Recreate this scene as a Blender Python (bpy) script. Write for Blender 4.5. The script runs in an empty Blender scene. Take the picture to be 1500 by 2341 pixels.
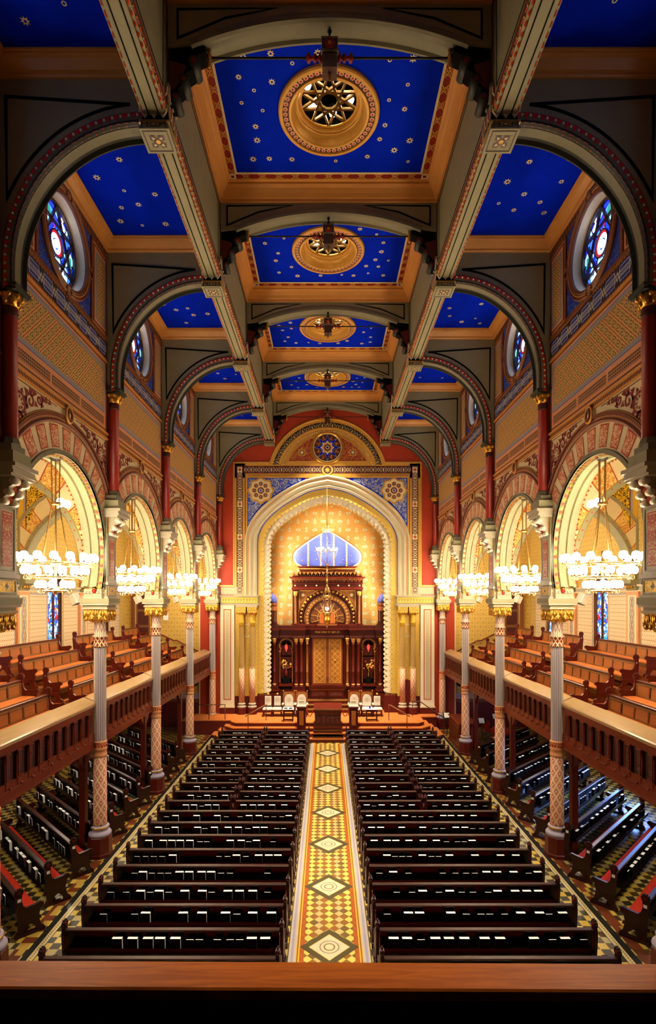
import bpy, math, random
from mathutils import Vector, Matrix
from math import pi, sin, cos, sqrt, atan2, radians, hypot
random.seed(7)
SC = bpy.context.scene
COL = SC.collection
ORD = ['first','second','third','fourth','fifth','sixth','seventh','eighth','ninth','tenth','eleventh','twelfth',
       'thirteenth','fourteenth','fifteenth','sixteenth','seventeenth','eighteenth','nineteenth','twentieth','twenty-first','twenty-second']
SIDE = {-1: 'left', 1: 'right'}

# ------------------------------------------------------------------ node expressions
def H(h):
    h = h.lstrip('#'); o = []
    for i in (0, 2, 4):
        c = int(h[i:i+2], 16) / 255
        o.append(c / 12.92 if c <= .04045 else ((c + .055) / 1.055) ** 2.4)
    return tuple(o) + (1,)

class E:
    def __init__(s, nt, v): s.nt = nt; s.v = v
    def _m(s, op, *a):
        n = s.nt.nodes.new('ShaderNodeMath'); n.operation = op
        for i, x in enumerate((s,) + a):
            x = x.v if isinstance(x, E) else x
            if isinstance(x, (int, float)): n.inputs[i].default_value = x
            else: s.nt.links.new(x, n.inputs[i])
        return E(s.nt, n.outputs[0])
    def __add__(s, o): return s._m('ADD', o)
    __radd__ = __add__
    def __sub__(s, o): return s._m('SUBTRACT', o)
    def __rsub__(s, o): return E(s.nt, o)._m('SUBTRACT', s)
    def __mul__(s, o): return s._m('MULTIPLY', o)
    __rmul__ = __mul__
    def __truediv__(s, o): return s._m('DIVIDE', o)
    def __neg__(s): return s._m('MULTIPLY', -1)
    def abs(s): return s._m('ABSOLUTE')
    def floor(s): return s._m('FLOOR')
    def frac(s): return s._m('FRACT')
    def sin(s): return s._m('SINE')
    def cos(s): return s._m('COSINE')
    def sqrt(s): return s._m('SQRT')
    def lt(s, o): return s._m('LESS_THAN', o)
    def gt(s, o): return s._m('GREATER_THAN', o)
    def min(s, o): return s._m('MINIMUM', o)
    def max(s, o): return s._m('MAXIMUM', o)
    def mod(s, o): return s._m('FLOORED_MODULO', o)
    def atan2(s, o): return s._m('ARCTAN2', o)
    def tri(s): return (s.frac() - .5).abs()          # 0 at cell middle, .5 on the joints
    def inside(s, a, b): return s.gt(a) * s.lt(b)

class Ctx:
    def __init__(s, nt):
        s.nt = nt
        tc = nt.nodes.new('ShaderNodeTexCoord'); s.obj = tc.outputs['Object']
        sp = nt.nodes.new('ShaderNodeSeparateXYZ'); nt.links.new(s.obj, sp.inputs[0])
        s.x, s.y, s.z = (E(nt, sp.outputs[i]) for i in range(3))
    def _in(s, sock, x):
        x = x.v if isinstance(x, E) else x
        if isinstance(x, tuple): sock.default_value = x
        elif isinstance(x, (int, float)): sock.default_value = x
        else: s.nt.links.new(x, sock)
    def mix(s, f, a, b):
        n = s.nt.nodes.new('ShaderNodeMix'); n.data_type = 'RGBA'
        s._in(n.inputs[0], f); s._in(n.inputs[6], a); s._in(n.inputs[7], b)
        return E(s.nt, n.outputs[2])
    def vec(s, x, y, z):
        n = s.nt.nodes.new('ShaderNodeCombineXYZ')
        for i, q in enumerate((x, y, z)): s._in(n.inputs[i], q)
        return E(s.nt, n.outputs[0])
    def noise(s, scale, vec=None, detail=2, dist=0):
        n = s.nt.nodes.new('ShaderNodeTexNoise'); n.inputs['Scale'].default_value = scale
        n.inputs['Detail'].default_value = detail; n.inputs['Distortion'].default_value = dist
        s.nt.links.new(vec.v if vec else s.obj, n.inputs['Vector'])
        return E(s.nt, n.outputs[0])
    def voro(s, scale, vec=None, feature='F1', out='Color'):
        n = s.nt.nodes.new('ShaderNodeTexVoronoi'); n.feature = feature; n.inputs['Scale'].default_value = scale
        s.nt.links.new(vec.v if vec else s.obj, n.inputs['Vector'])
        return E(s.nt, n.outputs[out])
    def ramp(s, f, stops, const=True):
        n = s.nt.nodes.new('ShaderNodeValToRGB'); cr = n.color_ramp
        cr.interpolation = 'CONSTANT' if const else 'LINEAR'
        while len(cr.elements) < len(stops): cr.elements.new(.5)
        for e, (p, c) in zip(cr.elements, stops): e.position = p; e.color = c
        s._in(n.inputs[0], f)
        return E(s.nt, n.outputs[0])
    def sep(s, colr):
        n = s.nt.nodes.new('ShaderNodeSeparateColor'); s._in(n.inputs[0], colr)
        return [E(s.nt, n.outputs[i]) for i in range(3)]

M = {}
def mat(name, color='#808080', rough=.6, metal=0, pat=None, spec=.4, emit=None, estr=0, bump=None, bstr=.3):
    m = bpy.data.materials.new(name); m.use_nodes = True; nt = m.node_tree
    b = nt.nodes['Principled BSDF']
    b.inputs['Roughness'].default_value = rough; b.inputs['Metallic'].default_value = metal
    b.inputs['Specular IOR Level'].default_value = spec
    b.inputs['Base Color'].default_value = H(color)
    if emit:
        b.inputs['Emission Color'].default_value = H(emit) if isinstance(emit, str) else emit
        b.inputs['Emission Strength'].default_value = estr
    c = None
    if pat:
        c = Ctx(nt); r = pat(c)
        if isinstance(r, dict):
            if 'emit' in r:
                nt.links.new(r['emit'].v, b.inputs['Emission Color']); b.inputs['Emission Strength'].default_value = estr
            r = r['col']
        nt.links.new(r.v, b.inputs['Base Color'])
    if bump:
        c = c or Ctx(nt); h = bump(c)
        n = nt.nodes.new('ShaderNodeBump'); n.inputs['Strength'].default_value = bstr; n.inputs['Distance'].default_value = .02
        nt.links.new(h.v, n.inputs['Height']); nt.links.new(n.outputs[0], b.inputs['Normal'])
    M[name] = m; return m

# --- plain paints and metals (a slight mottling keeps them from looking like plastic)
def tint(a, b, sc=3.):
    return lambda c: c.mix(c.noise(sc, detail=4), H(a), H(b))
mat('stone', rough=.55, pat=tint('#857f5c', '#96906a'))
mat('stone_light', rough=.5, pat=tint('#a89f86', '#b6ac92'))
mat('stone_grey', rough=.55, pat=tint('#6c684e', '#7a755a'))
mat('cream', rough=.6, pat=tint('#d6c391', '#e2d2a6'))
mat('arch_cream', rough=.55, pat=tint('#c4b892', '#d0c5a2'))
mat('flame', rough=.5, pat=tint('#d8481a', '#e45a24'))
mat('cream_pale', rough=.6, pat=tint('#e2d6b2', '#ece2c4'))
mat('salmon', rough=.6, pat=tint('#d6905c', '#e0a06c'))
mat('orange', rough=.38, pat=tint('#cc8a3e', '#d99a4c'))
mat('brown', rough=.45, pat=tint('#6e3a1c', '#7d4826'))
mat('umber', rough=.45, pat=tint('#3a1d0e', '#4a2814'))
mat('blue', rough=.9, spec=.05, pat=tint('#001cae', '#0024c2', 2.))
mat('blue_pale', rough=.55, pat=tint('#4452b4', '#5260c0'))
mat('lilac', rough=.6, pat=tint('#9c93a8', '#aca2b4'))
mat('red', rough=.42, pat=tint('#7c180c', '#8a2010'))
mat('red_wall', rough=.6, pat=tint('#a43010', '#b03a18'))
mat('scarlet', rough=.45, pat=tint('#b81c12', '#cc2818'))
mat('maroon', rough=.4, pat=tint('#54100c', '#601610'))
mat('scroll_red', rough=.6, pat=tint('#7e2216', '#8c2a1a'))
mat('rust', rough=.55, pat=tint('#a8401c', '#b54a24'))
mat('gold', rough=.3, metal=.85, pat=tint('#c8902c', '#e2b04a', 9.))
mat('gold_paint', rough=.42, metal=.25, pat=tint('#c99338', '#dca94e', 6.))
mat('yellow', rough=.55, pat=tint('#d6ac2e', '#e2bb40'))
mat('brass', rough=.28, metal=.9, pat=tint('#b08a4a', '#c9a25e', 6.))
mat('iron', rough=.5, metal=.3, pat=tint('#171310', '#241d18'))
mat('black', rough=.8, spec=.1, pat=tint('#050403', '#080605'))
mat('tan', rough=.45, pat=tint('#a98748', '#bb9858'))
mat('dark_green', rough=.5, pat=tint('#2a2c20', '#34362a'))
mat('white', rough=.55, pat=tint('#e8e2d2', '#f2ecde'))
mat('paper', rough=.7, pat=tint('#f0ece2', '#f8f4ec'))
mat('chrome', rough=.2, metal=1, pat=tint('#b0b0b0', '#c4c4c4'))
mat('grey_plastic', rough=.5, pat=tint('#a8a294', '#b8b2a4'))

def wood(a, b, axis='x', sc=5.):
    def f(c):
        v = {'x': c.vec(c.x * .12, c.y, c.z), 'y': c.vec(c.x, c.y * .12, c.z), 'z': c.vec(c.x, c.y, c.z * .12)}[axis]
        return c.mix(c.noise(sc, v, detail=6, dist=1.2), H(a), H(b))
    return f
mat('wood_black', rough=.28, spec=.35, pat=wood('#060202', '#0e0503', 'x', 8.))
mat('wood_edge', rough=.38, spec=.35, pat=wood('#220904', '#3a140a', 'x', 8.))
mat('mahogany', rough=.3, pat=wood('#4a120a', '#6a2012', 'z', 7.))
mat('mahogany_x', rough=.3, pat=wood('#4a120a', '#6a2012', 'x', 7.))
mat('walnut', rough=.32, pat=wood('#64220e', '#863818', 'x', 7.))
mat('oak', rough=.35, pat=wood('#6e4420', '#86592c', 'x', 7.))
mat('oak_panel', rough=.38, pat=wood('#8a4a1c', '#a05e28', 'x', 7.))
mat('ark_wood', rough=.3, pat=wood('#300b05', '#4e170c', 'z', 9.))
mat('ark_light', rough=.35, pat=wood('#7a3f18', '#96562a', 'z', 9.))
mat('rail_wood', rough=.4, spec=.15, pat=lambda c: c.mix(c.noise(3., c.vec(c.x * .35, c.y * 4, c.z), detail=7, dist=1.6), c.mix(c.noise(.55, c.vec(c.x, c.y*.2, c.z), detail=3), H('#520e02'), H('#a83a06')), H('#ff8c24')))
mat('bookboard', rough=.22, spec=.8, pat=wood('#a8865a', '#c0a074', 'y', 6.))
mat('carpet', rough=.95, spec=.1, pat=lambda c: c.mix(c.noise(60.), H('#b4622c'), H('#c8783c')))
mat('cushion', rough=.8, pat=tint('#cc6c24', '#d87a30', 8.))
mat('cushion_red', rough=.9, spec=.08, pat=tint('#9c2414', '#b0301c', 8.))
mat('globe', '#ffffff', .4, emit=(1., .84, .60, 1), estr=34)
mat('bulb', '#ffffff', .4, emit=(1., .93, .8, 1), estr=60)
mat('bulb_soft', '#ffffff', .4, emit=(1., .9, .72, 1), estr=14)
mat('bulb_red', '#c01010', .2, emit=(1., .05, .03, 1), estr=1.2)

# --- patterned paints
def lattice(c, u, v, s):
    a = (u + v) / s; b = (u - v) / s
    return a, b
def p_diaper(c, u, v, s=.36):
    a, b = lattice(c, u, v, s)
    fa, fb = a.tri(), b.tri()
    line = fa.max(fb).gt(.455)
    r = (fa * fa + fb * fb).sqrt()
    ring = r.inside(.21, .30)
    dot = r.lt(.10)
    petals = (fa * fb).gt(.045) * r.lt(.44)
    col = c.mix(ring, H('#dcb868'), H('#6a5024'))
    col = c.mix(petals, col, H('#8d6f30'))
    col = c.mix(dot, col, H('#2a1c0c'))
    return c.mix(line, col, H('#b02c10'))
mat('diaper_wall', rough=.6, pat=lambda c: p_diaper(c, c.y, c.z))
def p_blueband(c):
    u = (c.y / .62)
    f = u.frac(); t = (f - .5).abs()
    zz = (c.z - 15.225).abs()
    frame = t.inside(.30, .335) * zz.lt(.17) + t.lt(.335) * zz.inside(.15, .172)
    scroll = ((f * 38).sin() * .07 + (c.z - 15.225)).abs().lt(.022) * t.lt(.29)
    scroll2 = ((f * 38).sin() * -.07 + (c.z - 15.225)).abs().lt(.022) * t.lt(.29)
    cross = ((t - .42).abs() * .62 - zz * .5).abs().lt(.018) * t.gt(.345)
    col = c.mix(t.gt(.34), H('#0d2c82'), H('#241a16'))
    return c.mix((frame + scroll + scroll2 + cross).min(1), col, H('#b9b4a4'))
mat('blue_band', rough=.6, pat=p_blueband)
def p_rope(c, u, v, s, a, b):
    return c.mix(((u + v) / s).frac().lt(.5), H(a), H(b))
mat('rope_wall', rough=.45, pat=lambda c: p_rope(c, c.y, c.z, .12, '#a86a30', '#4a2410'))
mat('rope_x', rough=.45, pat=lambda c: p_rope(c, c.x, c.z, .10, '#d8a850', '#8a5a24'))
mat('fret', rough=.5, pat=lambda c: c.mix((c.y / .16).tri().lt(.25), H('#8a4a20'), H('#2c160c')))
mat('grille', rough=.5, pat=lambda c: c.mix(((c.y / .075).tri().lt(.34) * (c.z / .075).tri().lt(.34)), H('#c48a58'), H('#2a1409')))
mat('border_grey', rough=.6, pat=lambda c: c.mix(((c.y + c.z) / .09).frac().lt(.4), H('#a8a094'), H('#6f7488')))
def p_arab(c, u, v, s, bg, fg, thr=.5, dist=2.2):
    n = c.noise(s, c.vec(u, v, 0.3), detail=1, dist=dist)
    band = ((n * 22).sin()).gt(thr - .5)
    return c.mix(band, H(bg), H(fg))
mat('vous_red', rough=.6, pat=lambda c: p_arab(c, c.y, c.z, 4.2, '#e2b688', '#c4623a'))
mat('vous_gold', rough=.6, pat=lambda c: p_arab(c, c.x, c.z, 5, '#e0bd6c', '#c07a30'))
mat('arab_yellow', rough=.55, pat=lambda c: p_arab(c, c.x, c.z, 4.5, '#e0b830', '#3a2810', .9))
mat('arab_blue', rough=.6, pat=lambda c: p_arab(c, c.y, c.z, 5, '#0a2a90', '#5a78b8', 1.2))
mat('arab_bluex', rough=.6, pat=lambda c: p_arab(c, c.x, c.z, 3.6, '#2447b8', '#b4b2ac', .6))
mat('arab_redx', rough=.6, pat=lambda c: p_arab(c, c.x, c.z, 5, '#8a2c14', '#c08440', 1.1))
mat('arab_pil', rough=.6, pat=lambda c: p_arab(c, c.y.abs(), c.z, 5.5, '#b8482a', '#e0b888', .55))
mat('arab_gold', rough=.4, metal=.35, pat=lambda c: p_arab(c, c.x.abs() + c.y, c.z, 9, '#e6bf55', '#4a2a10', 1.25))
def p_damask(c, u, v, s, bg, a, b):
    U = (u / s) * 2 * pi; V = (v / (s * 1.5)) * 2 * pi
    og = (U.cos() + V.cos()).abs()
    l1 = og.lt(.22); m = og.gt(1.35); mm = og.gt(1.72)
    col = c.mix(l1, H(bg), H(a)); col = c.mix(m, col, H(b)); return c.mix(mm, col, H(bg))
mat('damask_x', rough=.6, pat=lambda c: p_damask(c, c.x, c.z, .34, '#d6b45c', '#b08a3c', '#a9843a'))
mat('damask_y', rough=.6, pat=lambda c: p_damask(c, c.y, c.z, .3, '#d9bb66', '#bd9444', '#b98f40'))
def p_apse(c):
    s = .55
    a = (c.x / s).frac() - .5; b = (c.z / s).frac() - .5
    par = ((c.x / s).floor() + (c.z / s).floor()).mod(2)
    ea = (a.abs() * (1 + par) ); eb = (b.abs() * (2 - par))
    r = (ea * ea + eb * eb).sqrt()
    med = r.lt(.36); core = r.lt(.14); rim = r.inside(.29, .37)
    n = c.noise(11., c.vec(c.x, c.z, .2), detail=1, dist=2.)
    bgc = c.mix((n * 9).sin().gt(.1), H('#d09a48'), H('#b4601e'))
    col = c.mix(med, bgc, H('#d4c898')); col = c.mix(rim, col, H('#a89c6c'))
    return c.mix(core, col, H('#b09a5a'))
mat('apse', rough=.5, metal=.1, pat=p_apse)
def p_lacex(c):
    a, b = lattice(c, c.x, c.z, .16)
    fa, fb = a.tri(), b.tri(); ln = fa.max(fb).gt(.42); d = (fa * fa + fb * fb).sqrt().lt(.16)
    return c.mix((ln + d).min(1), H('#e0d3a8'), H('#8d8468'))
mat('lace', rough=.6, pat=p_lacex)
def p_goldwall(c):
    a, b = lattice(c, c.x, c.z, .24)
    fa, fb = a.tri(), b.tri(); r = (fa * fa + fb * fb).sqrt()
    n = (c.noise(14., c.vec(c.x, c.z, .7), detail=1, dist=1.5) * 9).sin().gt(.2)
    col = c.mix(n, H('#e2bd55'), H('#f0dc9a')); col = c.mix(fa.max(fb).gt(.46), col, H('#b88a30'))
    return c.mix(r.lt(.1), col, H('#a8701c'))
mat('gold_wall', rough=.45, metal=.15, pat=p_goldwall)
def p_bandx(c, u, v, s):
    f = (u / s).frac(); t = (f - .5).abs(); w = v.abs()
    hexa = (t * 1.15 + w * .55).inside(.235, .275) + (t * 1.15 + w * .55).lt(.09)
    cr = ((t - .38).abs() * s - w * .62).abs().lt(.014) * t.gt(.24)
    return (hexa + cr).min(1)
def p_alfh(c):
    return c.mix(p_bandx(c, c.x, c.z - 15.7, .62), H('#4a1a12'), H('#d2bf92'))
def p_alfv(c):
    return c.mix(p_bandx(c, c.z, c.x.abs() - 5.34, .62), H('#6e4426'), H('#dccfa8'))  # top band's ornament on a lighter ground, with the light lower down painted in
mat('alfiz_h', rough=.5, pat=p_alfh)
mat('alfiz_v', rough=.5, pat=p_alfv)
def p_tymp(c):
    dz = c.z - 15.18
    th = c.x.atan2(dz); r = (c.x * c.x + dz * dz).sqrt()
    return c.mix(p_bandx(c, th * 3.2, r - 3.2, .62), H('#20150f'), H('#cdb778'))
mat('tymp_band', rough=.5, pat=p_tymp)
# columns: own axis is z
def p_coldiaper(c):
    th = c.y.atan2(c.x) / (2 * pi)
    a = th * 6 + c.z / .36; b = th * 6 - c.z / .36
    fa, fb = a.tri(), b.tri(); m = fa.max(fb)
    line = m.gt(.46) + m.inside(.37, .41)
    fl = (fa - fb).abs().lt(.05) * m.lt(.3) + (fa * fa + fb * fb).sqrt().lt(.09)
    r = (fa * fa + fb * fb).sqrt()
    petal = (r - (fa * fb) * 1.2).lt(.13)
    col = c.mix(petal, H('#b04a30'), H('#eadcc0'))
    col = c.mix(r.lt(.06), col, H('#a83a20'))
    return c.mix((m.inside(.30, .355) + m.gt(.435)).min(1), col, H('#e6d2a4'))
mat('col_diaper', rough=.5, pat=p_coldiaper)
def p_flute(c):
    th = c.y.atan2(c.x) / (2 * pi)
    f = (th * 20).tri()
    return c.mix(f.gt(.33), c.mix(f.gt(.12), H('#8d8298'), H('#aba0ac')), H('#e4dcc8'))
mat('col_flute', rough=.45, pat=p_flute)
def p_neck(c):
    th = c.y.atan2(c.x) / (2 * pi)
    f = (th * 10).tri(); z = c.z
    arrow = ((z - 6.95).abs() * .9 + f * .35).inside(.12, .17)
    base = c.mix((f.gt(.4) + f.lt(.08)).min(1), H('#d6c69a'), H('#7f7a96'))
    base = c.mix(arrow, base, H('#8a2a1a'))
    a = th * 10 + z / .2; b = th * 10 - z / .2
    di = c.mix(a.tri().max(b.tri()).gt(.36), H('#9a2418'), H('#e6d8a8'))
    return c.mix(z.lt(6.64), base, di)
mat('col_neck', rough=.5, pat=p_neck)
def p_twist(c):
    th = c.y.atan2(c.x) / (2 * pi)
    return c.mix((th * 2 + c.z * 9).frac().lt(.5), H('#b5782c'), H('#5a230f'))
mat('twist', rough=.4, metal=.2, pat=p_twist)
# outer gallery wall
def p_outer(c):
    z = c.z; y = c.y
    row = ((z - 5.5) / .34).frac()
    dot = ((y / .15).tri().lt(.13) * (z / .17).tri().lt(.14))
    col = c.mix(row.lt(.07), H('#dcc8a0'), H('#c89a68'))
    return c.mix(dot, col, H('#b4813e'))
mat('outer_panel', rough=.6, pat=p_outer)
def p_pilx(c):
    a = (c.y.abs() - ((c.z / .9).tri()) * .28).abs().lt(.02)
    b = (c.y.abs() - (.5 - (c.z / .9).tri()) * .28).abs().lt(.018)
    col = c.mix(a, H('#c8b890'), H('#5a6890')); return c.mix(b, col, H('#b07040'))
mat('outer_pil', rough=.6, pat=p_pilx)
# tiles
def p_floor(c):
    x = c.x; y = c.y; ax = x.abs()
    s = .215
    i = (x / s).floor(); j = (y / s).floor()
    par = (i + j).mod(2)
    rnd = E(c.nt, c.sep(c.voro(1 / s, c.vec(x, y, .5 * s), 'F1'))[0].v)
    wn = c.nt.nodes.new('ShaderNodeTexWhiteNoise'); wn.noise_dimensions = '2D'
    c.nt.links.new(c.vec(i, j, 0).v, wn.inputs['Vector']); w = E(c.nt, wn.outputs['Value'])
    light = c.ramp(w, [(0, H('#b99a3e')), (.4, H('#a3915a')), (.75, H('#c4a850'))])
    dark = c.ramp(w, [(0, H('#3a2f1c')), (.4, H('#4d3a1c')), (.7, H('#33301f'))])
    chk = c.mix(par, light, dark)
    redz = c.ramp(w, [(0, H('#6a3318')), (.5, H('#5a2c16')), (.72, H('#a8873a'))])
    col = c.mix(ax.inside(6.72, 6.98), chk, redz)
    zig = (((y / .07).frac() - .5).abs() * .1 + 6.45 - ax).abs().lt(.016)
    lightb = c.mix(zig, H('#c8b888'), H('#8a6c3a'))
    col = c.mix(ax.inside(6.40, 6.53), col, lightb)
    col = c.mix(ax.inside(6.38, 6.40) + ax.inside(6.53, 6.68), col, H('#1c1a12'))
    # runner
    d = .2438
    a = x / d + y / d; b = x / d - y / d
    A = (a + .5).floor(); B = (b + .5).floor(); odd = (A + B).mod(2)
    wn2 = c.nt.nodes.new('ShaderNodeTexWhiteNoise'); wn2.noise_dimensions = '2D'
    c.nt.links.new(c.vec(A, B, 0).v, wn2.inputs['Vector']); w2 = E(c.nt, wn2.outputs['Value'])
    lt2 = c.mix(((A + B) * .5).mod(2), H('#e0bd5a'), H('#b9a468'))
    lt2 = c.mix(w2.gt(.8), lt2, H('#d0b050'))
    dk2 = c.mix(w2.gt(.55), H('#8a5a20'), H('#6e5428'))
    rn = c.mix(odd, lt2, dk2)
    edge = a.tri().min(b.tri())
    rn = c.mix(ax.gt(.56), rn, H('#a8561e'))
    joint = ((a + .5).tri().max((b + .5).tri())).gt(.485)
    rn = c.mix(joint, rn, H('#5a4420'))
    yy = ((y - 12.12 + 1.28).mod(2.56) - 1.28).abs()
    dd = ax + yy
    rn = c.mix(dd.lt(.66), rn, H('#4d4426'))
    rr = (x * x + yy * yy).sqrt()
    med = (c.noise(22., c.vec(ax, yy, .1), detail=1, dist=2.) * 9).sin().gt(0)
    medc = c.mix(med, H('#cdc09a'), H('#8f86a0'))
    medc = c.mix(rr.inside(.10, .13) + rr.inside(.2, .22), medc, H('#7a5a2c'))
    rn = c.mix(dd.lt(.455), rn, medc)
    rn = c.mix(dd.inside(.44, .462), rn, H('#d8b050'))
    rn = c.mix(ax.gt(.66), rn, H('#d8a83c'))
    zz2 = ((y / .09).frac() - .5).abs()
    rn = c.mix(ax.inside(.69, .72), rn, H('#8a5a1c'))
    lil = c.mix(((zz2 - .25).abs() * .22 + (ax - .82).abs()).lt(.045), H('#b6aa9c'), H('#8a80a0'))
    rn = c.mix(ax.gt(.74), rn, lil)
    rn = c.mix(ax.gt(.895), rn, H('#5a4a24'))
    col = c.mix(ax.lt(.92) * y.lt(29.3), col, rn)
    return col
mat('tiles', rough=.38, spec=.3, pat=p_floor)
def p_glass(c, u, v, sc, rose=False):
    k = c.sep(c.voro(sc, c.vec(u, v * .8, .3)))
    e = c.voro(sc, c.vec(u, v * .8, .3), 'DISTANCE_TO_EDGE', 'Distance')
    col = c.ramp(k[0], [(0, H('#1838c0')), (.22, H('#3a78d8')), (.38, H('#c01820')), (.5, H('#7ac0d0')), (.62, H('#d8e8f0')), (.72, H('#1a6a70')), (.82, H('#2048c8')), (.93, H('#d0a040'))] if not rose else [(0, H('#1428b8')), (.3, H('#2858d0')), (.45, H('#7ab0e8')), (.56, H('#e0ecfa')), (.64, H('#1a7078')), (.74, H('#1830c0')), (.88, H('#b01828')), (.95, H('#3868d8'))])
    col = c.mix(e.lt(.06), col, H('#050508'))
    return {'col': col, 'emit': col}
mat('glass_lancet', rough=.2, pat=lambda c: p_glass(c, c.y, c.z, 9.), estr=2.0)
mat('glass_rose', rough=.2, pat=lambda c: p_glass(c, c.y, c.z, 4.5, True), estr=2.2)
mat('glass_white', '#dfe8ff', .2, emit=(.62, .75, 1., 1), estr=5)
mat('glass_teal', '#1a6a60', .2, emit=(.02, .35, .28, 1), estr=.7)
mat('glass_deep', '#1020c0', .2, emit=(.02, .05, .9, 1), estr=.9)
mat('glass_red', '#a01020', .2, emit=(.7, .01, .03, 1), estr=.8)
mat('daylight', '#4070ff', .2, emit=(.16, .34, 1., 1), estr=9)
def p_seat(c):
    r = (c.x * c.x + (c.z - .92) * (c.z - .92)).sqrt()
    th = c.x.atan2(c.z - .92)
    star = (r + (th * 8).cos() * .02)
    col = c.mix(star.inside(.115, .135), H('#c9c2b2'), H('#b0622a'))
    col = c.mix(star.inside(.05, .08), col, H('#8a8c74')); col = c.mix(r.lt(.03), col, H('#c8901c'))
    n = (c.noise(16., detail=1, dist=1.5) * 9).sin().gt(.75)
    return c.mix(n, col, H('#b8a888'))
mat('tapestry', rough=.85, pat=p_seat)
def p_doorgrid(c):
    a, b = lattice(c, c.x.abs() - .49, c.z, .36)
    fa, fb = a.tri(), b.tri(); r = (fa * fa + fb * fb).sqrt()
    ln = fa.max(fb).gt(.44) + fa.max(fb).inside(.32, .36) + r.inside(.2, .25) + r.lt(.07)
    return c.mix(ln.min(1), H('#7a3c14'), H('#d8a048'))
mat('door_grid', rough=.35, metal=.2, pat=p_doorgrid)
mat('carved_gold', rough=.4, metal=.2, pat=lambda c: p_arab(c, c.x.abs(), c.z, 9, '#6a2c10', '#c08a3c', .7))
mat('ark_tymp', rough=.4, pat=lambda c: p_arab(c, c.x.abs(), c.z, 7, '#8a5424', '#3c1208', .2))
mat('carved_wood', rough=.35, pat=lambda c: p_arab(c, c.x.abs() + c.y, c.z, 9, '#57190c', '#3a0e07', .5),
    bump=lambda c: (c.noise(9., c.vec(c.x.abs() + c.y, c.z, .3), detail=1, dist=2.2) * 9).sin(), bstr=.5)
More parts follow.
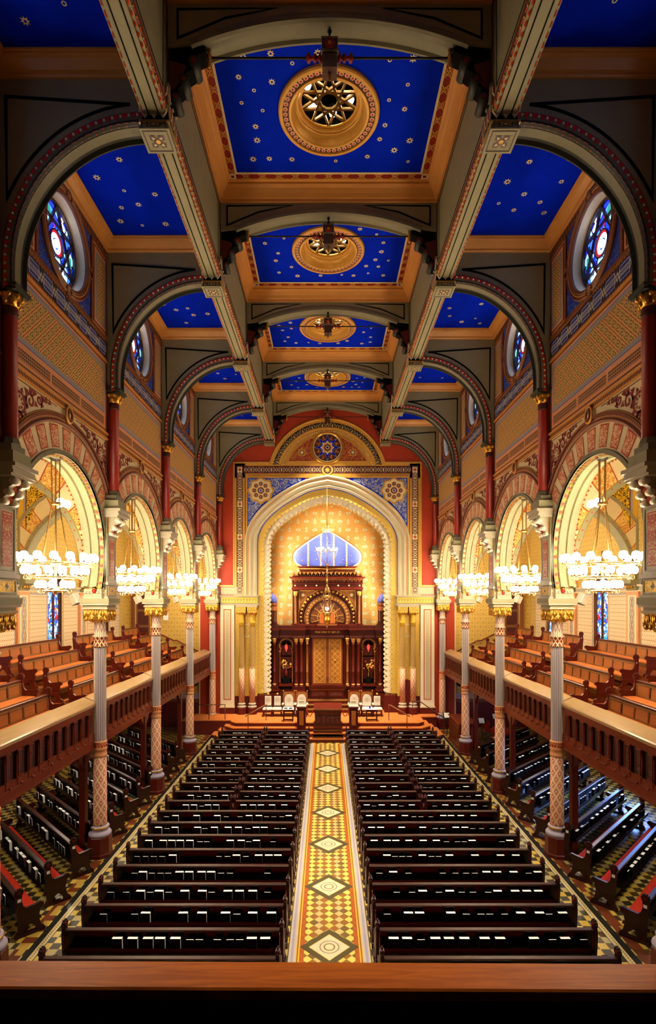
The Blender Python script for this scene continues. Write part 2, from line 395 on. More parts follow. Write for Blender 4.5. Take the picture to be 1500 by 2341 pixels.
# ------------------------------------------------------------------ mesh building
KIDS = {}
class MB:
    def __init__(s): s.v = []; s.f = []; s.mi = []; s.sm = []; s.names = []
    def _m(s, name):
        if name not in s.names: s.names.append(name)
        return s.names.index(name)
    def add(s, vs, fs, m, smooth=False, X=None):
        o = len(s.v); k = s._m(m)
        s.v.extend([tuple(X @ Vector(p)) for p in vs] if X else [tuple(p) for p in vs])
        for f in fs: s.f.append([o + i for i in f]); s.mi.append(k); s.sm.append(smooth)
    def poly(s, pts, m): s.add(pts, [list(range(len(pts)))], m)
    def box(s, x0, x1, y0, y1, z0, z1, m, X=None):
        x0, x1 = min(x0, x1), max(x0, x1); y0, y1 = min(y0, y1), max(y0, y1); z0, z1 = min(z0, z1), max(z0, z1)
        v = [(x0,y0,z0),(x1,y0,z0),(x1,y1,z0),(x0,y1,z0),(x0,y0,z1),(x1,y0,z1),(x1,y1,z1),(x0,y1,z1)]
        s.add(v, [(0,3,2,1),(4,5,6,7),(0,1,5,4),(1,2,6,5),(2,3,7,6),(3,0,4,7)], m, X=X)
    def bbox(s, x0, x1, y0, y1, z0, z1, m, b=.01):   # box with chamfered edges
        x0, x1 = min(x0, x1), max(x0, x1); y0, y1 = min(y0, y1), max(y0, y1); z0, z1 = min(z0, z1), max(z0, z1)
        P = []
        for (z, q) in ((z0, b), (z0 + b, 0), (z1 - b, 0), (z1, b)):
            P += [(x0+q+b,y0+q,z),(x1-q-b,y0+q,z),(x1-q,y0+q+b,z),(x1-q,y1-q-b,z),(x1-q-b,y1-q,z),(x0+q+b,y1-q,z),(x0+q,y1-q-b,z),(x0+q,y0+q+b,z)]
        F = [tuple(range(7, -1, -1)), tuple(range(24, 32))]
        for l in range(3):
            for i in range(8): j = (i + 1) % 8; F.append((l*8+i, l*8+j, l*8+8+j, l*8+8+i))
        s.add(P, F, m)
    def prism(s, pts, f, d0, d1, m, cap0=True):
        n = len(pts)
        v = [f(a, b, d0) for a, b in pts] + [f(a, b, d1) for a, b in pts]
        F = [list(range(n, 2 * n))]
        if cap0: F.append(list(range(n - 1, -1, -1)))
        for i in range(n): j = (i + 1) % n; F.append((i, j, n + j, n + i))
        s.add(v, F, m)
    def decal(s, pts, f, m, d=.008): s.poly([f(a, b, d) for a, b in pts], m)
    def annulus(s, A, B, f, m, d=.008, closed=True, d2=None):
        n = len(A); v = [f(a, b, d) for a, b in A] + [f(a, b, d if d2 is None else d2) for a, b in B]
        s.add(v, [(i, (i + 1) % n, n + (i + 1) % n, n + i) for i in range(n if closed else n - 1)], m)
    def ribbon(s, pts, w, f, d0, d1, m, closed=False):
        N = norms(pts, closed); n = len(pts)
        v = []
        for (a, b), (p, q) in zip(pts, N):
            v += [f(a + p*w/2, b + q*w/2, d0), f(a + p*w/2, b + q*w/2, d1), f(a - p*w/2, b - q*w/2, d1), f(a - p*w/2, b - q*w/2, d0)]
        F = []
        for i in range(n if closed else n - 1):
            j = (i + 1) % n
            for k in range(3): F.append((i*4+k, j*4+k, j*4+k+1, i*4+k+1))
        s.add(v, F, m)
    def sweep(s, pts, prof, f, m, closed=False, smooth=False, sgn=1):
        # prof: (u along the normal, d depth); f maps (a, b, d)
        N = norms(pts, closed); n = len(pts); k = len(prof)
        v = []
        for (a, b), (p, q) in zip(pts, N):
            for u, d in prof: v.append(f(a + sgn*p*u, b + sgn*q*u, d))
        F = []
        for i in range(n if closed else n - 1):
            j = (i + 1) % n
            for t in range(k - 1): F.append((i*k+t, j*k+t, j*k+t+1, i*k+t+1))
        s.add(v, F, m, smooth)
    def lathe(s, prof, n, m, c=(0, 0, 0), smooth=True, X=None, flute=0, nf=20, a0=0., sq=False, cap=True):
        v = []; k = len(prof)
        for i in range(n):
            th = a0 + 2 * pi * i / n
            g = 1 - flute * abs(sin(nf * th / 2)) if flute else 1
            if sq: g = 1 / max(abs(cos(th)), abs(sin(th)))
            for r, z in prof: v.append((c[0] + r * g * cos(th), c[1] + r * g * sin(th), c[2] + z))
        F = []
        for i in range(n):
            j = (i + 1) % n
            for t in range(k - 1): F.append((i*k+t, j*k+t, j*k+t+1, i*k+t+1))
        if cap and prof[0][0] > 1e-4: F.append([i * k for i in range(n - 1, -1, -1)])
        if cap and prof[-1][0] > 1e-4: F.append([i * k + k - 1 for i in range(n)])
        s.add(v, F, m, smooth, X)
    def sphere(s, c, r, m, nu=10, nv=6, sz=1.):
        s.lathe([(r * sin(pi * i / nv), -r * sz * cos(pi * i / nv)) for i in range(nv + 1)], nu, m, c)
    def ellip(s, c, rx, ry, rz, m, X=None, nu=8, nv=6):
        Q = (X or Matrix.Identity(4)) @ Matrix.Translation(c) @ Matrix.Diagonal((rx, ry, rz, 1))
        s.lathe([(sin(pi*i/nv), -cos(pi*i/nv)) for i in range(nv + 1)], nu, m, X=Q)
    def tube(s, pts, r, m, n=6, closed=False, smooth=True):
        pts = [Vector(p) for p in pts]; N = len(pts); v = []; up = None
        for i, p in enumerate(pts):
            t = (pts[(i+1) % N] - pts[i-1]) if closed else (pts[min(i+1, N-1)] - pts[max(i-1, 0)])
            if t.length < 1e-9: t = Vector((0, 0, 1))
            t.normalize()
            if up is None: up = t.orthogonal().normalized()
            up = (up - t * up.dot(t)); up = up.normalized() if up.length > 1e-6 else t.orthogonal().normalized()
            w = t.cross(up)
            R = r[i] if isinstance(r, (list, tuple)) else r
            for k in range(n): a = 2*pi*k/n; v.append(p + (up*cos(a) + w*sin(a)) * R)
        F = []
        for i in range(N if closed else N - 1):
            j = (i + 1) % N
            for k in range(n): l = (k + 1) % n; F.append((i*n+k, i*n+l, j*n+l, j*n+k))
        if not closed: F += [list(range(n - 1, -1, -1)), list(range((N-1)*n, N*n))]
        s.add(v, F, m, smooth)
    def build(s, name, parent=None, loc=None):
        me = bpy.data.meshes.new(name)
        me.from_pydata(s.v, [], s.f)
        for n in s.names: me.materials.append(M[n])
        me.polygons.foreach_set('material_index', s.mi)
        me.polygons.foreach_set('use_smooth', s.sm)
        me.update()
        o = bpy.data.objects.new(name, me); COL.objects.link(o)
        if parent: o.parent = parent; KIDS.setdefault(parent.name, []).append(o)
        if loc: o.location = loc
        return o

def norms(pts, closed):
    n = len(pts); out = []
    for i in range(n):
        a = pts[i-1] if (closed or i > 0) else pts[i]
        b = pts[(i+1) % n] if (closed or i < n - 1) else pts[i]
        p = pts[i]
        d1 = (p[0]-a[0], p[1]-a[1]); d2 = (b[0]-p[0], b[1]-p[1])
        l1 = hypot(*d1); l2 = hypot(*d2)
        n1 = (d1[1]/l1, -d1[0]/l1) if l1 > 1e-9 else None
        n2 = (d2[1]/l2, -d2[0]/l2) if l2 > 1e-9 else None
        if n1 is None: n1 = n2 or (0., 1.)
        if n2 is None: n2 = n1
        x, y = n1[0]+n2[0], n1[1]+n2[1]; l = hypot(x, y)
        if l < 1e-6: out.append(n1); continue
        x, y = x/l, y/l; c = max(.35, x*n1[0] + y*n1[1])
        out.append((x/c, y/c))
    return out
def arc(cx, cy, r, a0, a1, n, ry=None):
    ry = ry or r
    return [(cx + r*cos(a0 + (a1-a0)*i/n), cy + ry*sin(a0 + (a1-a0)*i/n)) for i in range(n + 1)]
def circ(cx, cy, r, n=32, a0=0.): return [(cx + r*cos(a0 + 2*pi*i/n), cy + r*sin(a0 + 2*pi*i/n)) for i in range(n)]
def star(cx, cy, R, r, n, rot=0.):
    return [(cx + (R if i % 2 == 0 else r)*cos(rot + pi*i/n), cy + (R if i % 2 == 0 else r)*sin(rot + pi*i/n)) for i in range(2*n)]
def rect(a0, a1, b0, b1): return [(a0, b0), (a1, b0), (a1, b1), (a0, b1)]
def catmull(P, n=6):
    out = []
    for i in range(len(P) - 1):
        p0 = P[max(i-1, 0)]; p1 = P[i]; p2 = P[i+1]; p3 = P[min(i+2, len(P)-1)]
        for k in range(n):
            t = k / n
            out.append(tuple(.5*((2*p1[j]) + (p2[j]-p0[j])*t + (2*p0[j]-5*p1[j]+4*p2[j]-p3[j])*t*t + (3*p1[j]-p0[j]-3*p2[j]+p3[j])*t**3) for j in (0, 1)))
    out.append(tuple(P[-1])); return out
def spiral(cx, cy, R, turns, a0, sgn=1, n=22):
    return [(cx + R*(1 - .85*i/n)*cos(a0 + sgn*2*pi*turns*i/n), cy + R*(1 - .85*i/n)*sin(a0 + sgn*2*pi*turns*i/n)) for i in range(n + 1)]
def resample(P, step):
    L = [0.]
    for a, b in zip(P, P[1:]): L.append(L[-1] + hypot(b[0]-a[0], b[1]-a[1]))
    n = max(2, round(L[-1] / step)); out = []; j = 0
    for i in range(n + 1):
        d = L[-1] * i / n
        while j < len(P) - 2 and L[j+1] < d: j += 1
        t = (d - L[j]) / max(1e-9, L[j+1] - L[j])
        out.append((P[j][0] + (P[j+1][0]-P[j][0])*t, P[j][1] + (P[j+1][1]-P[j][1])*t))
    return out
def XF(y, s=1):   # a picture plane facing the camera at depth y: (x, z) with d towards the viewer
    return lambda a, b, d: (a, y - d, b)
def CF(z): return lambda a, b, d: (a, b, z - d)
def frame_sweep(mb, x0, x1, y0, y1, prof, m, smooth=False):   # cornice: (inset, z) round a rectangle
    v = []; F = []
    for i, z in prof: v += [(x0+i, y0+i, z), (x1-i, y0+i, z), (x1-i, y1-i, z), (x0+i, y1-i, z)]
    for k in range(len(prof) - 1):
        for i in range(4): j = (i + 1) % 4; F.append((k*4+i, k*4+j, k*4+4+j, k*4+4+i))
    mb.add(v, F, m, smooth)
def hole_rect(mb, cx, cy, r, x0, x1, y0, y1, f, m, d=0., n=48):
    A = sorted(set([round(2*pi*i/n, 6) for i in range(n)] + [round(atan2(y-cy, x-cx) % (2*pi), 6) for x in (x0, x1) for y in (y0, y1)]))
    ci = [(cx + r*cos(a), cy + r*sin(a)) for a in A]; co = []
    for a in A:
        c, s_ = cos(a), sin(a)
        k = min(((x1-cx)/c if c > 1e-9 else (x0-cx)/c if c < -1e-9 else 1e9), ((y1-cy)/s_ if s_ > 1e-9 else (y0-cy)/s_ if s_ < -1e-9 else 1e9))
        co.append((cx + k*c, cy + k*s_))
    mb.annulus(ci, co, f, m, d)

# ------------------------------------------------------------------ objects
def tag(o, label=None, cat=None, group=None, kind=None):
    if label: o['label'] = label
    if cat: o['category'] = cat
    if group: o['group'] = group
    if kind: o['kind'] = kind
    return o
def thing(name, label, cat, loc=(0, 0, 0), rot=0., group=None):
    o = bpy.data.objects.new(name, None); COL.objects.link(o)
    o.empty_display_size = .1
    o.location = loc; o.rotation_euler = (0, 0, rot)
    return tag(o, label, cat, group)
def struct(o, label=None, cat=None): return tag(o, label, cat, kind='structure')
def kids(o): return KIDS.get(o.name, [])
def dup(root, loc=None, rot=None, label=None, parent=None):
    c = root.copy(); COL.objects.link(c)
    if loc is not None: c.location = loc
    if rot is not None: c.rotation_euler = (0, 0, rot)
    if label: c['label'] = label
    if parent: c.parent = parent; KIDS.setdefault(parent.name, []).append(c)
    for ch in list(kids(root)): dup(ch, parent=c)
    return c
B = 5.43
ZK = [11.08 + B * k for k in range(-2, 5)]          # pier lines; index 2 is the first one in front of the camera
def Zk(k): return 11.08 + B * k
# ================================================================== THE ROOM
WX = 6.68           # nave face of the arcade walls
Y0 = Zk(-2)         # room starts behind the camera
YE = 33.1           # end wall
OX = 12.4           # outer walls of the side aisles
# ---- floor
mb = MB(); mb.poly([(-OX-.3, -3, 0), (OX+.3, -3, 0), (OX+.3, 37, 0), (-OX-.3, 37, 0)], 'tiles')
struct(mb.build('floor'), 'patterned tile floor with a yellow harlequin runner down the centre aisle', 'floor')

# ---- nave arcade wall, one bay at a time
def wall_bay(s):
    W = lambda t, z, d: (s * (WX - d), t, z)
    R, zc = 2.35, 9.05; th0 = math.asin((8.12 - zc) / R)
    ar = arc(0, zc, R, th0, pi - th0, 44)
    mb = MB(); h = B / 2
    mb.poly([W(a, b, 0) for a, b in [(-h, 7.8), (-h, 12.55), (h, 12.55), (h, 7.8)] + [(ar[0][0], 7.8)] + ar + [(ar[-1][0], 7.8)]], 'cream')
    # soffit orders
    prof = [(0, .05), (.10, .05), (.10, 0), (0, 0), (0, -.12), (-.07, -.14), (-.07, -.24), (-.02, -.26), (-.02, -.36), (-.09, -.38), (-.09, -.50), (0, -.52), (0, -.62), (.3, -.62)]
    mb.sweep(ar, prof[:4], W, 'stone_grey', smooth=False)
    mb.sweep(ar, prof[3:], W, 'stone', smooth=False)
    for i, (a, b) in enumerate(resample(ar, .135)):
        th = atan2(b - zc, a)
        mb.prism([(a - .05*cos(th+.9), b - .05*sin(th+.9)), (a - .02*cos(th), b - .02*sin(th)), (a - .05*cos(th-.9), b - .05*sin(th-.9))], W, -.02, -.10, 'rust' if i % 2 else 'gold')
    for i, (a, b) in enumerate(resample(ar, .16)):
        th = atan2(b - zc, a); mb.sphere(W(a - .03*cos(th), b - .03*sin(th), -.13), .022, 'gold', 5, 4)
        mb.prism([(a-.06*cos(th+.5), b-.06*sin(th+.5)), (a-.1*cos(th), b-.1*sin(th)), (a-.06*cos(th-.5), b-.06*sin(th-.5))], W, -.60, -.63, 'rust')
    # voussoirs
    def rr(th, r): return min(r, 2.52 / max(1e-6, abs(cos(th))))
    def wedge(a0, a1, r0, r1): return [(r0*cos(a), zc + r0*sin(a)) for a in (a0, (a0+a1)/2, a1)] + [(rr(a, r1)*cos(a), zc + rr(a, r1)*sin(a)) for a in (a1, (a0+a1)/2, a0)]
    nv = 15
    for i in range(nv):
        a = radians(-4) + (pi + radians(8)) * (i + .5) / nv; w = pi / nv * .34
        if rr(a, 3.05) < 2.56: continue
        mb.decal(wedge(a - w, a + w, 2.50, 3.05), W, 'rust', .006)
        mb.decal(wedge(a - w*.86, a + w*.86, 2.53, 3.01), W, 'vous_red', .010)
    # outer ring of the arch, clipped by the piers
    amin = math.acos(2.62 / 3.2)
    ring = arc(0, zc, 3.08, amin, pi - amin, 36)
    mb.sweep(ring, [(0, 0), (0, .05), (.05, .07), (.09, .04), (.09, .03), (.17, .03), (.17, .07), (.24, .07), (.24, 0)], W, 'brown')
    for a, b in resample(arc(0, zc, 3.21, amin + .01, pi - amin - .01, 36), .075): mb.decal(star(a, b, .028, .022, 4), W, 'salmon', .034)
    mb.ribbon(arc(0, zc, 3.33, amin, pi - amin, 36), .025, W, 0, .04, 'gold_paint')
    # knot that ties the ring into the string course
    mb.tube([W(.17*cos(q), 12.46 + .2*sin(q), .08) for q in [2*pi*i/20 for i in range(20)]], .035, 'orange', 5, closed=True)
    mb.tube([W(.09*cos(q), 12.46 + .12*sin(q), .10) for q in [2*pi*i/16 for i in range(16)]], .025, 'brown', 5, closed=True)
    # painted scrolls in the spandrels
    for q in (-1, 1):
        def sc(cx, cz, r, a0, sg, w): mb.ribbon(spiral(q*cx, cz, r, 1.35, a0 if q > 0 else pi - a0, sg*q, 20), w*1.25, W, 0, .008, 'scroll_red')
        mb.annulus(circ(q*2.12, 12.02, .25, 24), circ(q*2.12, 12.02, .185, 24), W, 'scroll_red', .008)
        for k in range(8): mb.decal([(q*2.12 + .17*cos(k*pi/4 + u)*v, 12.02 + .17*sin(k*pi/4 + u)*v) for u, v in ((0, .45), (.3, .8), (0, 1), (-.3, .8))], W, 'scroll_red')
        for k in range(10):
            aa = k*2*pi/10; mb.decal([(q*2.12 + r*cos(aa+u), 12.02 + r*sin(aa+u)) for r, u in ((.27, -.25), (.37, 0), (.27, .25))], W, 'scroll_red')
        for cx, cz, r, a0, sg, w in ((1.68, 12.2, .2, -1, 1, .05), (1.62, 12.42, .10, 1, -1, .035), (1.3, 12.36, .13, 2, 1, .04), (1.0, 12.45, .07, 2, -1, .03), (2.3, 11.58, .19, 1.5, -1, .05), (2.1, 11.72, .11, 0, 1, .04),
                                     (2.42, 11.25, .12, -1, 1, .04), (2.46, 11.0, .07, 1, -1, .03), (2.42, 12.38, .10, 0, 1, .035), (2.44, 11.85, .09, 2, 1, .03)): sc(cx, cz, r, a0, sg, w)
        for cx, cz in ((1.45, 12.2), (1.14, 12.42), (2.2, 11.35), (2.44, 11.42), (2.34, 11.1), (1.86, 12.36), (.85, 12.46), (2.46, 10.85), (2.48, 11.65), (1.5, 12.44), (1.2, 12.27)):
            mb.decal(star(q*cx, cz, .10, .045, 3, cx*7), W, 'scroll_red')
        mb.ribbon([(q*2.56, 10.7), (q*2.56, 12.5), (q*.5, 12.5)], .02, W, 0, .01, 'brown')
    # bands above the arch
    mb.box(s*WX, s*(WX-.05), -h, h, 12.55, 12.60, 'orange'); mb.box(s*WX, s*(WX-.03), -h, h, 12.60, 12.70, 'rope_wall'); mb.box(s*WX, s*(WX-.06), -h, h, 12.70, 12.76, 'orange')
    mb.poly([W(a, b, 0) for a, b in rect(-h, h, 12.55, 15.6)], 'salmon')
    for a0, a1 in ((-2.3, -.82), (-.72, .72), (.82, 2.3)): mb.decal(rect(a0, a1, 12.95, 13.2), W, 'grille')
    mb.ribbon([(-2.52, 12.84), (2.52, 12.84), (2.52, 14.82), (-2.52, 14.82)], .03, W, 0, .02, 'brown', closed=True)
    mb.decal(rect(-2.36, 2.36, 13.32, 14.74), W, 'blue_pale', .004); mb.decal(rect(-2.34, 2.34, 13.34, 14.72), W, 'border_grey', .007); mb.decal(rect(-2.23, 2.23, 13.45, 14.61), W, 'diaper_wall', .010)
    mb.box(s*WX, s*(WX-.05), -h, h, 14.86, 14.91, 'orange'); mb.box(s*WX, s*(WX-.03), -h, h, 14.91, 14.98, 'rope_wall')
    mb.decal(rect(-h, h, 14.98, 15.46), W, 'umber', .01); mb.decal(rect(-h, h, 15.02, 15.43), W, 'blue_band', .014)
    mb.box(s*WX, s*(WX-.03), -h, h, 15.46, 15.54, 'rope_wall'); mb.box(s*WX, s*(WX-.06), -h, h, 15.54, 15.60, 'brown')
    # window zone
    zw = 16.82
    for q in (-1, 1):
        mb.poly([W(a, b, 0) for a, b in rect(q*1.4, q*h, 15.6, 18.6)], 'salmon')
        mb.box(s*WX, s*(WX-.04), q*1.4, q*1.5, 15.6, 18.0, 'brown')
        mb.ribbon([(q*1.62, 15.72), (q*2.54, 15.72), (q*2.54, 17.88), (q*1.62, 17.88)], .03, W, 0, .02, 'brown', closed=True)
        mb.decal(rect(q*1.74, q*2.42, 15.84, 17.76), W, 'border_grey', .006); mb.decal(rect(q*1.82, q*2.34, 15.92, 17.68), W, 'diaper_wall', .010)
    hole_rect(mb, 0, zw, 1.06, -1.4, 1.4, 15.6, 18.6, W, 'arab_blue')
    mb.sweep(circ(0, zw, 1.06, 48), [(0, 0), (0, .06), (.06, .09), (.11, .05), (.15, .05), (.2, .09), (.24, .06), (.24, 0)], W, 'brown', closed=True)
    mb.ribbon(circ(0, zw, 1.19, 48), .02, W, .05, .075, 'orange', closed=True)
    for k in range(4):
        an = k*pi/2; cx, cz = 1.27*cos(an), zw + 1.2*sin(an)
        mb.tube([W(cx + .13*cos(q), cz + .13*sin(q), .07) for q in [2*pi*i/14 for i in range(14)]], .028, 'brown', 5, closed=True)
    mb.annulus(circ(0, zw, 1.06, 48), circ(0, zw, .99, 48), W, 'cream_pale', 0, d2=-.28)
    mb.box(s*WX, s*(WX-.04), -h, h, 17.97, 18.03, 'brown'); mb.decal(rect(-h, h, 18.03, 18.2), W, 'fret', .012)
    return mb
def rose_window(s):
    W = lambda t, z, d: (s * (WX - d), t, z); zw = 16.82; d0 = -.28
    mb = MB(); mb.decal(circ(0, zw, 1.0, 48), W, 'glass_rose', d0)
    g = MB()
    for k in range(6): a = k*pi/3; g.decal([(.86*cos(a+u)*v, zw + .86*sin(a+u)*v) for u, v in ((-.16, .62), (-.13, .97), (.13, .97), (.16, .62))], W, 'glass_white' if k % 2 else 'glass_teal', d0 + .012)
    for k in range(6): a = k*pi/3 + pi/6; g.decal([(cos(a+u)*v, zw + sin(a+u)*v) for u, v in ((-.28, .46), (0, .52), (.28, .46), (0, .38))], W, 'glass_deep', d0 + .012)
    g.annulus(circ(0, zw, .30, 24), circ(0, zw, .24, 24), W, 'glass_red', d0 + .015); g.annulus(circ(0, zw, .24, 24), circ(0, zw, .15, 24), W, 'glass_white', d0 + .015)
    g.decal(circ(0, zw, .10, 12), W, 'glass_white', d0 + .015)
    f = MB()
    f.sweep(circ(0, zw, .93, 48), [(0, d0), (0, d0 + .08), (.07, d0 + .08), (.07, d0)], W, 'umber', closed=True)
    for q in (0, pi/3):
        P = [(.95*cos(q + pi/2 + k*2*pi/3), zw + .95*sin(q + pi/2 + k*2*pi/3)) for k in range(3)]
        f.ribbon(P, .055, W, d0, d0 + .06, 'umber', closed=True)
    f.sweep(circ(0, zw, .30, 24), [(0, d0), (0, d0 + .05), (.03, d0 + .05), (.03, d0)], W, 'umber', closed=True)
    return mb, g, f
wn = 0
for s in (-1, 1):
    base = None; wb = None
    for k in range(-1, 4):
        yc = Zk(k) + B / 2
        if base is None:
            base = wall_bay(s).build('wall_%s' % SIDE[s], None, (0, yc, 0)); o = base
            a, g, f = rose_window(s)
        else: o = dup(base, (0, yc, 0))
        struct(o)
        wn += 1
        w = a.build('window_%d' % wn, None, (0, yc, 0)) if wb is None else wb.copy()
        if wb is None:
            wb = w; gg = g.build('coloured_glass', w); ff = f.build('tracery', w)
        else:
            w.name = 'window_%d' % wn; COL.objects.link(w); w.location = (0, yc, 0)
            for ch in kids(wb): dup(ch, parent=w)
        struct(w, 'round stained glass window with star tracery', 'window')

# ---- ceilings
def stars(mb, x0, x1, y0, y1, z, n, rnd, avoid=0):
    done = []
    for _ in range(400):
        if len(done) >= n: break
        x, y = rnd.uniform(x0 + .25, x1 - .25), rnd.uniform(y0 + .25, y1 - .25)
        if avoid and hypot(x, y) < avoid: continue
        if any(hypot(x-a, y-b) < .42 for a, b in done): continue
        done.append((x, y)); r = rnd.choice((.05, .085, .095, .11)); f = CF(z)
        if r > .06:
            for q in range(8):
                a = q*pi/4; mb.decal([(x + r*v*cos(a+u), y + r*v*sin(a+u)) for v, u in ((.45, -.5), (1, 0), (.45, .5))], f, 'cream')
            mb.annulus(circ(x, y, r*.5, 8), circ(x, y, r*.3, 8), f, 'cream', .010)
        else: mb.annulus(circ(x, y, r, 8), circ(x, y, r*.5, 8), f, 'cream')
def nave_ceiling(seed):
    z = 20.15; hx = 2.92; hy = B/2 - .52; rnd = random.Random(seed)
    mb = MB(); hole_rect(mb, 0, 0, 1.2, -3.3, 3.3, -B/2, B/2, CF(z), 'blue')
    stars(mb, -2.5, 2.5, -hy + .4, hy - .4, z, 26, rnd, 1.5)
    c = MB()
    frame_sweep(c, -3.25, 3.25, -B/2 + .2, B/2 - .2, [(0, 19.70), (.05, 19.70), (.05, 19.78), (.07, 19.80), (.12, 19.90), (.2, 20.0), (.28, 20.06), (.28, 20.11), (.34, 20.13), (.34, 20.15)], 'orange')
    fr = MB()
    frame_sweep(fr, -hx, hx, -hy + .02, hy - .02, [(-.01, 20.14), (.03, 20.135), (.03, 20.14)], 'gold_paint')
    frame_sweep(fr, -hx, hx, -hy + .02, hy - .02, [(.03, 20.142), (.20, 20.142)], 'red')
    frame_sweep(fr, -hx, hx, -hy + .02, hy - .02, [(.20, 20.145), (.20, 20.132), (.26, 20.132), (.26, 20.145)], 'cream')
    f = CF(20.142)
    for sx in (-1, 1):
        for i in range(10):
            y = -hy + .3 + i * (2*hy - .6) / 9
            fr.annulus(circ(sx*(hx - .115), y, .075, 12), circ(sx*(hx - .115), y, .055, 12), f, 'gold_paint')
            fr.ribbon([(sx*(hx - .04), y - .12), (sx*(hx - .19), y + .12)], .02, f, 0, .01, 'gold_paint'); fr.ribbon([(sx*(hx - .04), y + .12), (sx*(hx - .19), y - .12)], .02, f, 0, .01, 'gold_paint')
    for sy in (-1, 1):
        for i in range(11):
            x = -hx + .5 + i * (2*hx - 1.) / 10; y = sy*(hy - .135)
            fr.annulus(circ(x, y, .075, 12), circ(x, y, .055, 12), f, 'gold_paint')
            fr.ribbon([(x - .12, y - .075), (x + .12, y + .075)], .02, f, 0, .01, 'gold_paint'); fr.ribbon([(x - .12, y + .075), (x + .12, y - .075)], .02, f, 0, .01, 'gold_paint')
        for sx in (-1, 1): fr.decal(rect(sx*(hx - .02), sx*(hx - .21), sy*(hy - .04), sy*(hy - .23)), f, 'cream', .012); fr.decal(star(sx*(hx - .115), sy*(hy - .135), .08, .04, 4, pi/4), f, 'maroon', .016)
    return mb, c, fr
def oculus():
    z = 20.15; f = lambda a, b, d: (a, b, z - d)
    r = MB()
    r.sweep(circ(0, 0, 1.285, 72), [(0, 0), (0, .06), (-.03, .09), (-.10, .09), (-.11, .05)], f, 'gold_paint', closed=True)
    r.annulus(circ(0, 0, 1.19, 72), circ(0, 0, 1.02, 72), f, 'maroon', .045)
    for i in range(48):
        a = 2*pi*i/48; x, y = 1.11*cos(a), 1.11*sin(a)
        r.decal(star(x, y, .066, .048, 7, a), f, 'cream', .052); r.decal(circ(x, y, .034, 8), f, 'scarlet', .058)
    r.sweep(circ(0, 0, 1.03, 72), [(0, .03), (-.01, .08), (-.07, .09), (-.09, .04), (-.10, 0), (-.13, -.08), (-.18, -.14), (-.2, -.15), (-.2, -.19), (-.24, -.2), (-.27, -.24), (-.27, -.34)], f, 'gold_paint', closed=True, smooth=False)
    g = MB(); zg = -.30; R = .75
    for q in range(2): pass
    P = [(R*cos(pi/2 + i*2*pi/10), R*sin(pi/2 + i*2*pi/10)) for i in range(10)]
    for i in range(10):
        g.ribbon([P[i], P[(i+4) % 10]], .05, f, zg + .03, zg - .03, 'tan')
    g.annulus(circ(0, 0, .78, 40), circ(0, 0, .70, 40), f, 'gold_paint', zg + .03)
    h = MB(); h.lathe([(1.0, 20.50), (1.0, 21.3)], 24, 'black', cap=False); h.poly([(x, y, 21.3) for x, y in circ(0, 0, 1.0, 24)], 'black')
    return r, g, h
base = None
for k in range(-1, 4):
    yc = Zk(k) + B/2
    a, c, fr = nave_ceiling(k + 11)
    o = struct(a.build('ceiling', None, (0, yc, 0)), 'deep blue ceiling panel painted with gold stars', 'ceiling')
    if base is None:
        base = (c.build('cornice', o), fr.build('painted_border', o))
    else:
        for q in base: dup(q, parent=o)
    # round medallion with its grille and recessed lamps: a fitting of its own
    if k >= -1:
        if k == -1:
            t = thing('ceiling_medallion', 'x', 'medallion', (0, yc, 0), group='round medallions of the nave ceiling')
            r, g, h = oculus(); r.build('ring_moulding', t); g.build('star_grille', t); h.build('lamp_well', t)
            for i in range(6):
                an = 2*pi*i/6 + .35; mb = MB(); mb.sphere((0, 0, 0), .10, 'bulb_soft', 10, 6)
                b = mb.build('spot_bulb', t, (.58*cos(an), .58*sin(an), 20.66))
                hh = MB(); hh.lathe([(.05, .22), (.11, .15), (.12, .02)], 12, 'iron', cap=False); hh.build('lamp_housing', b)
            med0 = t
        else: t = dup(med0, (0, yc, 0))
        t['label'] = ['round gilded ceiling medallion above the near dark arch', 'largest round gold medallion with ten-point star grille, nearest blue panel', 'second round gold medallion from the camera, in a blue panel', 'third round gold medallion, behind the second tie rod', 'farthest small round gold medallion, just before the red wall'][k + 1]
def side_ceiling(s, seed):
    z = 18.5; mb = MB(); rnd = random.Random(seed)
    mb.poly([(s*3.7, -B/2, z), (s*WX, -B/2, z), (s*WX, B/2, z), (s*3.7, B/2, z)], 'blue')
    stars(mb, *sorted((s*4.1, s*6.3)), -2.1, 2.1, z, 12, rnd)
    x0, x1 = sorted((s*3.75, s*WX)); c = MB()
    frame_sweep(c, x0, x1, -B/2 + .2, B/2 - .2, [(0, 18.20), (.04, 18.20), (.07, 18.23), (.07, 18.27), (.11, 18.28), (.16, 18.33), (.23, 18.40), (.30, 18.43), (.30, 18.46), (.34, 18.47), (.34, 18.5)], 'orange')
    return mb, c
for s in (-1, 1):
    cb = None
    for k in range(-1, 4):
        a, c = side_ceiling(s, k*7 + s + 30)
        o = struct(a.build('ceiling', None, (0, Zk(k) + B/2, 0)), 'blue side ceiling panel with small gold stars', 'ceiling')
        if cb is None: cb = c.build('cornice', o)
        else: dup(cb, parent=o)

